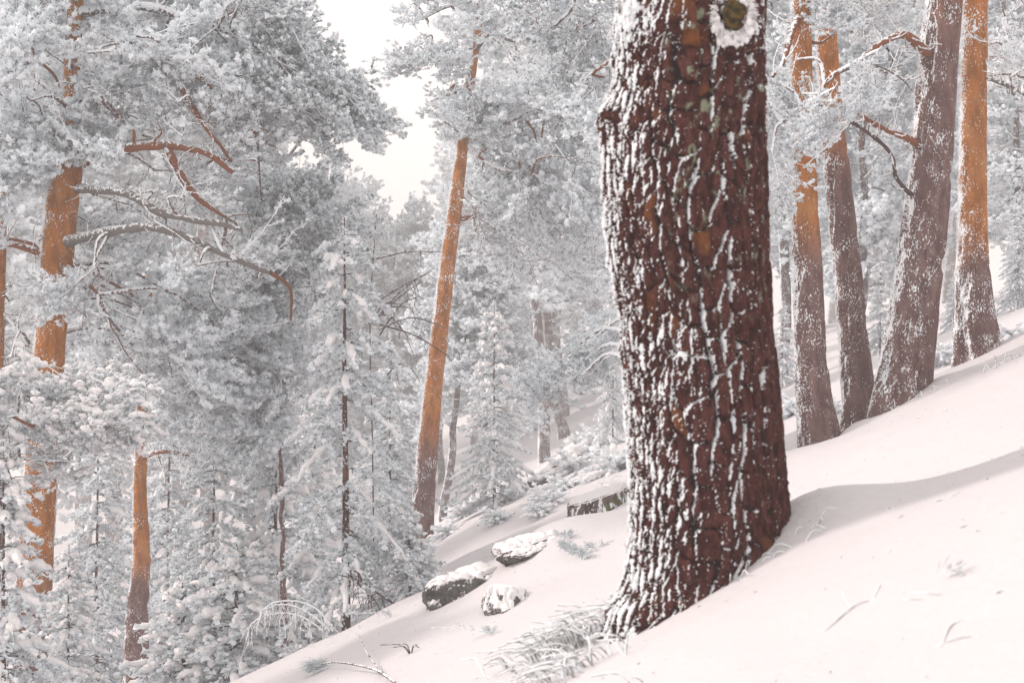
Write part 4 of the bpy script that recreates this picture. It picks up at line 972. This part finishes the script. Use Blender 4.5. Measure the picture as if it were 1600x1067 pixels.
def strands(name, label, cat, base, lines, m, group=None, tufts=()):
    """a thing made of twigs or blades; lines: [(world points, r0, r1)]"""
    b = np.asarray(base, float); t = thing(name, tuple(b), label, cat, group); r = np.random.default_rng(len(lines) + int(abs(b[0]) * 1000))
    mb = MB()
    for pts, r0, r1 in lines:
        L = smooth_line(pts, 10) - b; V, F = tube(L, np.linspace(r0, r1, 10), 5); mb.add(V, F, 0, .7)
    ob('stems', mb.mesh('stems', [m]), t)
    if len(tufts):
        mb = MB()
        for p, d, ln, n in tufts:
            dr = np.asarray(d) + r.normal(0, .32, (n, 3)); pos = np.asarray(p) - b + r.normal(0, .012, (n, 3))
            V, F = needles(pos, dr, ln * r.uniform(.7, 1.2, n), .006, r); mb.add(V, F, 0, np.clip(r.normal(.38, .2, n), 0, 1).repeat(4))
        ob('needles', mb.mesh('needles', [M_NEEDLE_DARK]), t, kind='stuff')
    return t

def grass(label, base, n, h, spread, lean, seed, group=None, rad=.0045):
    r = np.random.default_rng(seed); b = np.asarray(base, float); L = []
    for k in range(n):
        x, y = b[0] + r.normal(0, spread), b[1] + r.normal(0, spread * .6); p = np.array([x, y, gz(x, y) - .02]); hh = h * r.uniform(.5, 1.2)
        v = np.array([lean[0] + r.normal(0, .45), lean[1] + r.normal(0, .4), 1.0]); v /= np.linalg.norm(v)
        L.append(([p, p + v * hh * .55, p + v * hh * .9 + np.array([v[0] * .35, v[1] * .3, -.22 - .2 * r.random()]) * hh], rad * r.uniform(.8, 1.3), rad * .6))
    return strands('frosted_grass', label, 'grass', b, L, M_BLADE, group)
G_ = 'frosted grass on the snow brow'
for k, (px, py, n, h, sp) in enumerate([(960, 985, 34, .20, .07), (925, 1000, 36, .22, .09), (885, 1010, 34, .20, .10), (845, 1030, 30, .17, .10), (800, 1035, 24, .13, .10), (755, 1052, 20, .11, .09), (720, 1062, 14, .09, .07), (900, 1050, 30, .17, .11), (860, 1062, 22, .15, .09), (968, 940, 12, .16, .05)]):
    lab = {0: 'thick frosted grass clump touching the left foot of the huge trunk', 6: 'short frosted grass at the bottom end of the snow brow', 9: 'frosted grass sticking up beside the huge trunk, above the thick clump'}.get(k)
    q = gp(px, py, 0, 4.5, 9)
    grass(lab or 'frosted grass clump hanging over the snow brow left of the huge trunk', q, n, h, sp, (-.75, -.1), 700 + k, None if lab else G_)
grass('white frosted grass blades at the right foot of the huge trunk', gp(1175, 880, 0, 4.5, 7), 12, .15, .06, (.5, -.4), 720, rad=.003)
grass('few frosted blades on the snow drift right of the huge trunk', gp(1235, 850, 0, 4.5, 7), 10, .13, .06, (.7, -.3), 721, rad=.003)
grass('frosted grass tuft above the stump', gp(930, 775, 0, 14, 40), 30, .32, .12, (.8, -.1), 722, rad=.006)
grass('thin frosted grass behind the dark boulder', gp(775, 870, 0, 13, 40), 22, .22, .12, (.4, -.2), 723, rad=.004)

def gnd_line(pix, lift, d0=3, d1=30):
    return [gp(x, y, l, d0, d1) for (x, y), l in zip(pix, lift)]
grass('frosted twiggy tuft at the right foot of the thick leaning pine', gp(1440, 617, 0, 13, 20), 16, .16, .10, (.4, -.2), 730, rad=.005)
grass('frosted twiggy tuft at the right foot of the straight orange pine', gp(1562, 570, 0, 13, 20), 16, .16, .10, (.4, -.2), 731, rad=.005)
# fallen pine twig in the bottom middle
A = gnd_line([(618, 1066), (585, 1056), (530, 1050), (500, 1049)], [.0, .05, .08, .06], 9, 16); B = gnd_line([(598, 1058), (575, 1042), (560, 1024)], [.03, .10, .17], 9, 16)
strands('fallen_twig', 'fallen dark twig with green needles at the bottom middle of the snow', 'twig', A[0], [(A, .010, .006), (B, .007, .004)], M_DARKTWIG,
        tufts=[(A[3] + np.array([-.02 * k, 0, 0.0]), (-1, .0, -.1 - .1 * (k % 3)), .13, 24) for k in range(-4, 4)])
def sprout(label, px, py, d0, d1, h, seed, green=0.0, group=None, spread=.10):
    r = np.random.default_rng(seed); q = gp(px, py, 0, d0, d1); L = []; tf = []
    for k in range(5):
        v = np.array([r.normal(0, 1) * spread, r.normal(0, .5) * spread, h * r.uniform(.5, 1)])
        L.append(([q - [0, 0, .02], q + v * .6, q + v + np.array([v[0] * .8, 0, -.3 * h])], .004, .003))
        if green: tf += [(q + v * f, v / np.linalg.norm(v), .032, int(8 * green)) for f in (.5, .8, 1)]
    return strands('sprig', label, 'plant', q, L, M_DARKTWIG if not green else M_TWIG, group, tf)
sprout('tiny bare sprig in the open snow left of the brow grass', 642, 1020, 9, 16, .13, 1)
sprout('tiny green sprig in open snow below the snow-buried boulder', 768, 990, 9, 16, .05, 2, 1.6)
sprout('pair of green needles on the snow edge near the black-stemmed conifer', 612, 962, 10, 16, .05, 3, 1.4)
for k, (px, py, w_) in enumerate([(882, 860, 'leftmost'), (893, 866, 'second from left'), (905, 870, 'third from left'), (908, 875, 'lowest'), (888, 842, 'uppermost')]):
    sprout('blue-green seedling sprig in the snow below the stump, %s of the five' % w_, px, py, 11, 18, .07, 10 + k, 2.0, 'seedling sprigs below the stump', .035)
sprout('single green sprig nearest the huge trunk, right of the seedlings', 934, 856, 11, 18, .05, 20, 1.8)
# half-buried brown twigs in the near snow at right
def buried(label, pix, rad, seed, tufts=()):
    r = np.random.default_rng(seed); L = []
    for ln in pix:
        L.append((gnd_line(ln, [r.uniform(-.006, .006) for _ in ln], 2.5, 8), rad * .6, rad * .35))
    return strands('buried_twig', label, 'twig', L[0][0][0], L, M_BURIED, None, tufts)
buried('half-buried branching brown twig in the near snow at right', [[(1290, 985), (1340, 945), (1385, 935), (1440, 938)], [(1385, 935), (1420, 925), (1470, 930)], [(1330, 950), (1318, 930), (1312, 905)], [(1375, 915), (1362, 940), (1345, 960)]], .0035, 1)
buried('half-buried brown twig lowest in the near snow at right', [[(1400, 1060), (1440, 1020), (1500, 998), (1548, 990)], [(1470, 1010), (1490, 975), (1540, 960)], [(1500, 998), (1530, 975), (1545, 945)]], .0035, 2)
q = gp(1495, 897, .015, 2.5, 8)
buried('little twig with green needles poking out of the near snow', [[(1455, 918), (1485, 905), (1510, 898)]], .003, 3, tufts=[(q, (1, 0, .4), .03, 20), (q - np.array([.03, 0, .005]), (.3, 0, 1), .03, 16)])
buried('thin twigs on the shaded drift crest at right', [[(1462, 785), (1480, 778), (1500, 770)], [(1385, 800), (1388, 794), (1400, 794)]], .0035, 4)

r = np.random.default_rng(91); N = 2600; mb = MB()
lx = r.uniform(-2.5, 4.5, N); ly = r.uniform(2.6, 15, N); lp = np.stack([lx, ly, ground(lx, ly) + .003], -1)
ld = np.stack([r.normal(0, 1, N), r.normal(0, 1, N), r.normal(0, .15, N) + .25 * lx * 0], -1); ld[:, 2] += .42 * ld[:, 0]
V, F = needles(lp, ld, r.uniform(.006, .03, N), r.uniform(.0012, .0035, N), r); mb.add(V, F, 0, .2)
lt = ob('needle_litter', mb.mesh('needle_litter', [M_DARKTWIG])); lt['kind'] = 'stuff'; lt['label'] = 'fallen needles and bark crumbs strewn on the snow'
# bent-over frosted sapling, dead branches
def arcs(label, name, d, curves, m, w, hang=0, seed=0, cat='sapling'):
    r = np.random.default_rng(seed); L = []
    for c in curves:
        W = px_line(c, d); L.append((W, w, w * .5)); S = smooth_line(W, 30)
        for _ in range(hang):
            p = S[r.integers(4, 30)]; v = np.array([r.normal(0, .07), r.normal(0, .07), -r.uniform(.08, .3)]); L.append(([p, p + v * .5 + r.normal(0, .02, 3), p + v], w * .45, w * .3))
    b = L[0][0][0]; return strands(name, label, cat, b, L, m)
arcs('frosted sapling bent into arches on the snow edge, left of the black-stemmed conifer', 'bent_sapling', 15.9, [[(515, 985), (490, 962), (455, 945), (420, 948), (400, 975)], [(505, 985), (470, 962), (430, 958), (395, 972), (385, 1000)], [(520, 985), (500, 955), (470, 940), (430, 940), (408, 955)]], M_TWIG, .012, 16, 1)
arcs('dark fallen branch leaning on the snow right of the black-stemmed conifer', 'dead_branch', 16.0, [[(622, 946), (595, 930), (565, 908), (530, 898)], [(590, 925), (575, 930), (555, 925)], [(565, 908), (560, 895), (548, 890)]], M_DARKTWIG, .012, 6, 2, 'branch')
r0 = np.random.default_rng(4); cur = []
for k in range(11):
    x0, y0 = 575 + r0.uniform(-5, 20), 395 + r0.uniform(0, 220); x1, y1 = x0 + r0.uniform(45, 110), y0 - r0.uniform(-60, 70)
    cur.append([(x0, y0, r0.normal(0, .3)), ((x0 + x1) / 2, (y0 + y1) / 2 - r0.uniform(0, 22), r0.normal(0, .3)), (x1, y1, r0.normal(0, .4))])
arcs('bare dark-twigged sapling between the black-stemmed conifer and the ochre pine', 'bare_sapling', 19.5, [[(585, 990), (582, 700), (578, 500), (588, 335)]] + cur, M_DARKTWIG, .011, 2, 3)

# ---------------------------------------------------------------- the misty air
hm = bpy.data.materials.new("mist"); hm.use_nodes = True; t = hm.node_tree; t.nodes.clear()
pv = t.nodes.new("ShaderNodeVolumePrincipled"); pv.inputs['Color'].default_value = (1.0, .99, .985, 1); pv.inputs['Density'].default_value = HAZE_DENSITY; pv.inputs['Anisotropy'].default_value = .2
mo = t.nodes.new("ShaderNodeOutputMaterial"); t.links.new(pv.outputs[0], mo.inputs['Volume'])
x0, x1, y0, y1, z0, z1 = -95, 95, -10, 195, -20, 42
hv = np.array([[x, y, z] for z in (z0, z1) for y in (y0, y1) for x in (x0, x1)], float)
hf = np.array([[0, 2, 3, 1], [4, 5, 7, 6], [0, 1, 5, 4], [2, 6, 7, 3], [0, 4, 6, 2], [1, 3, 7, 5]])
hz = ob('haze', make_mesh('haze', [hv], [hf], [np.zeros(6, int)], {}, [hm], False)); hz['kind'] = 'stuff'; hz['label'] = 'pale winter mist between the trees'
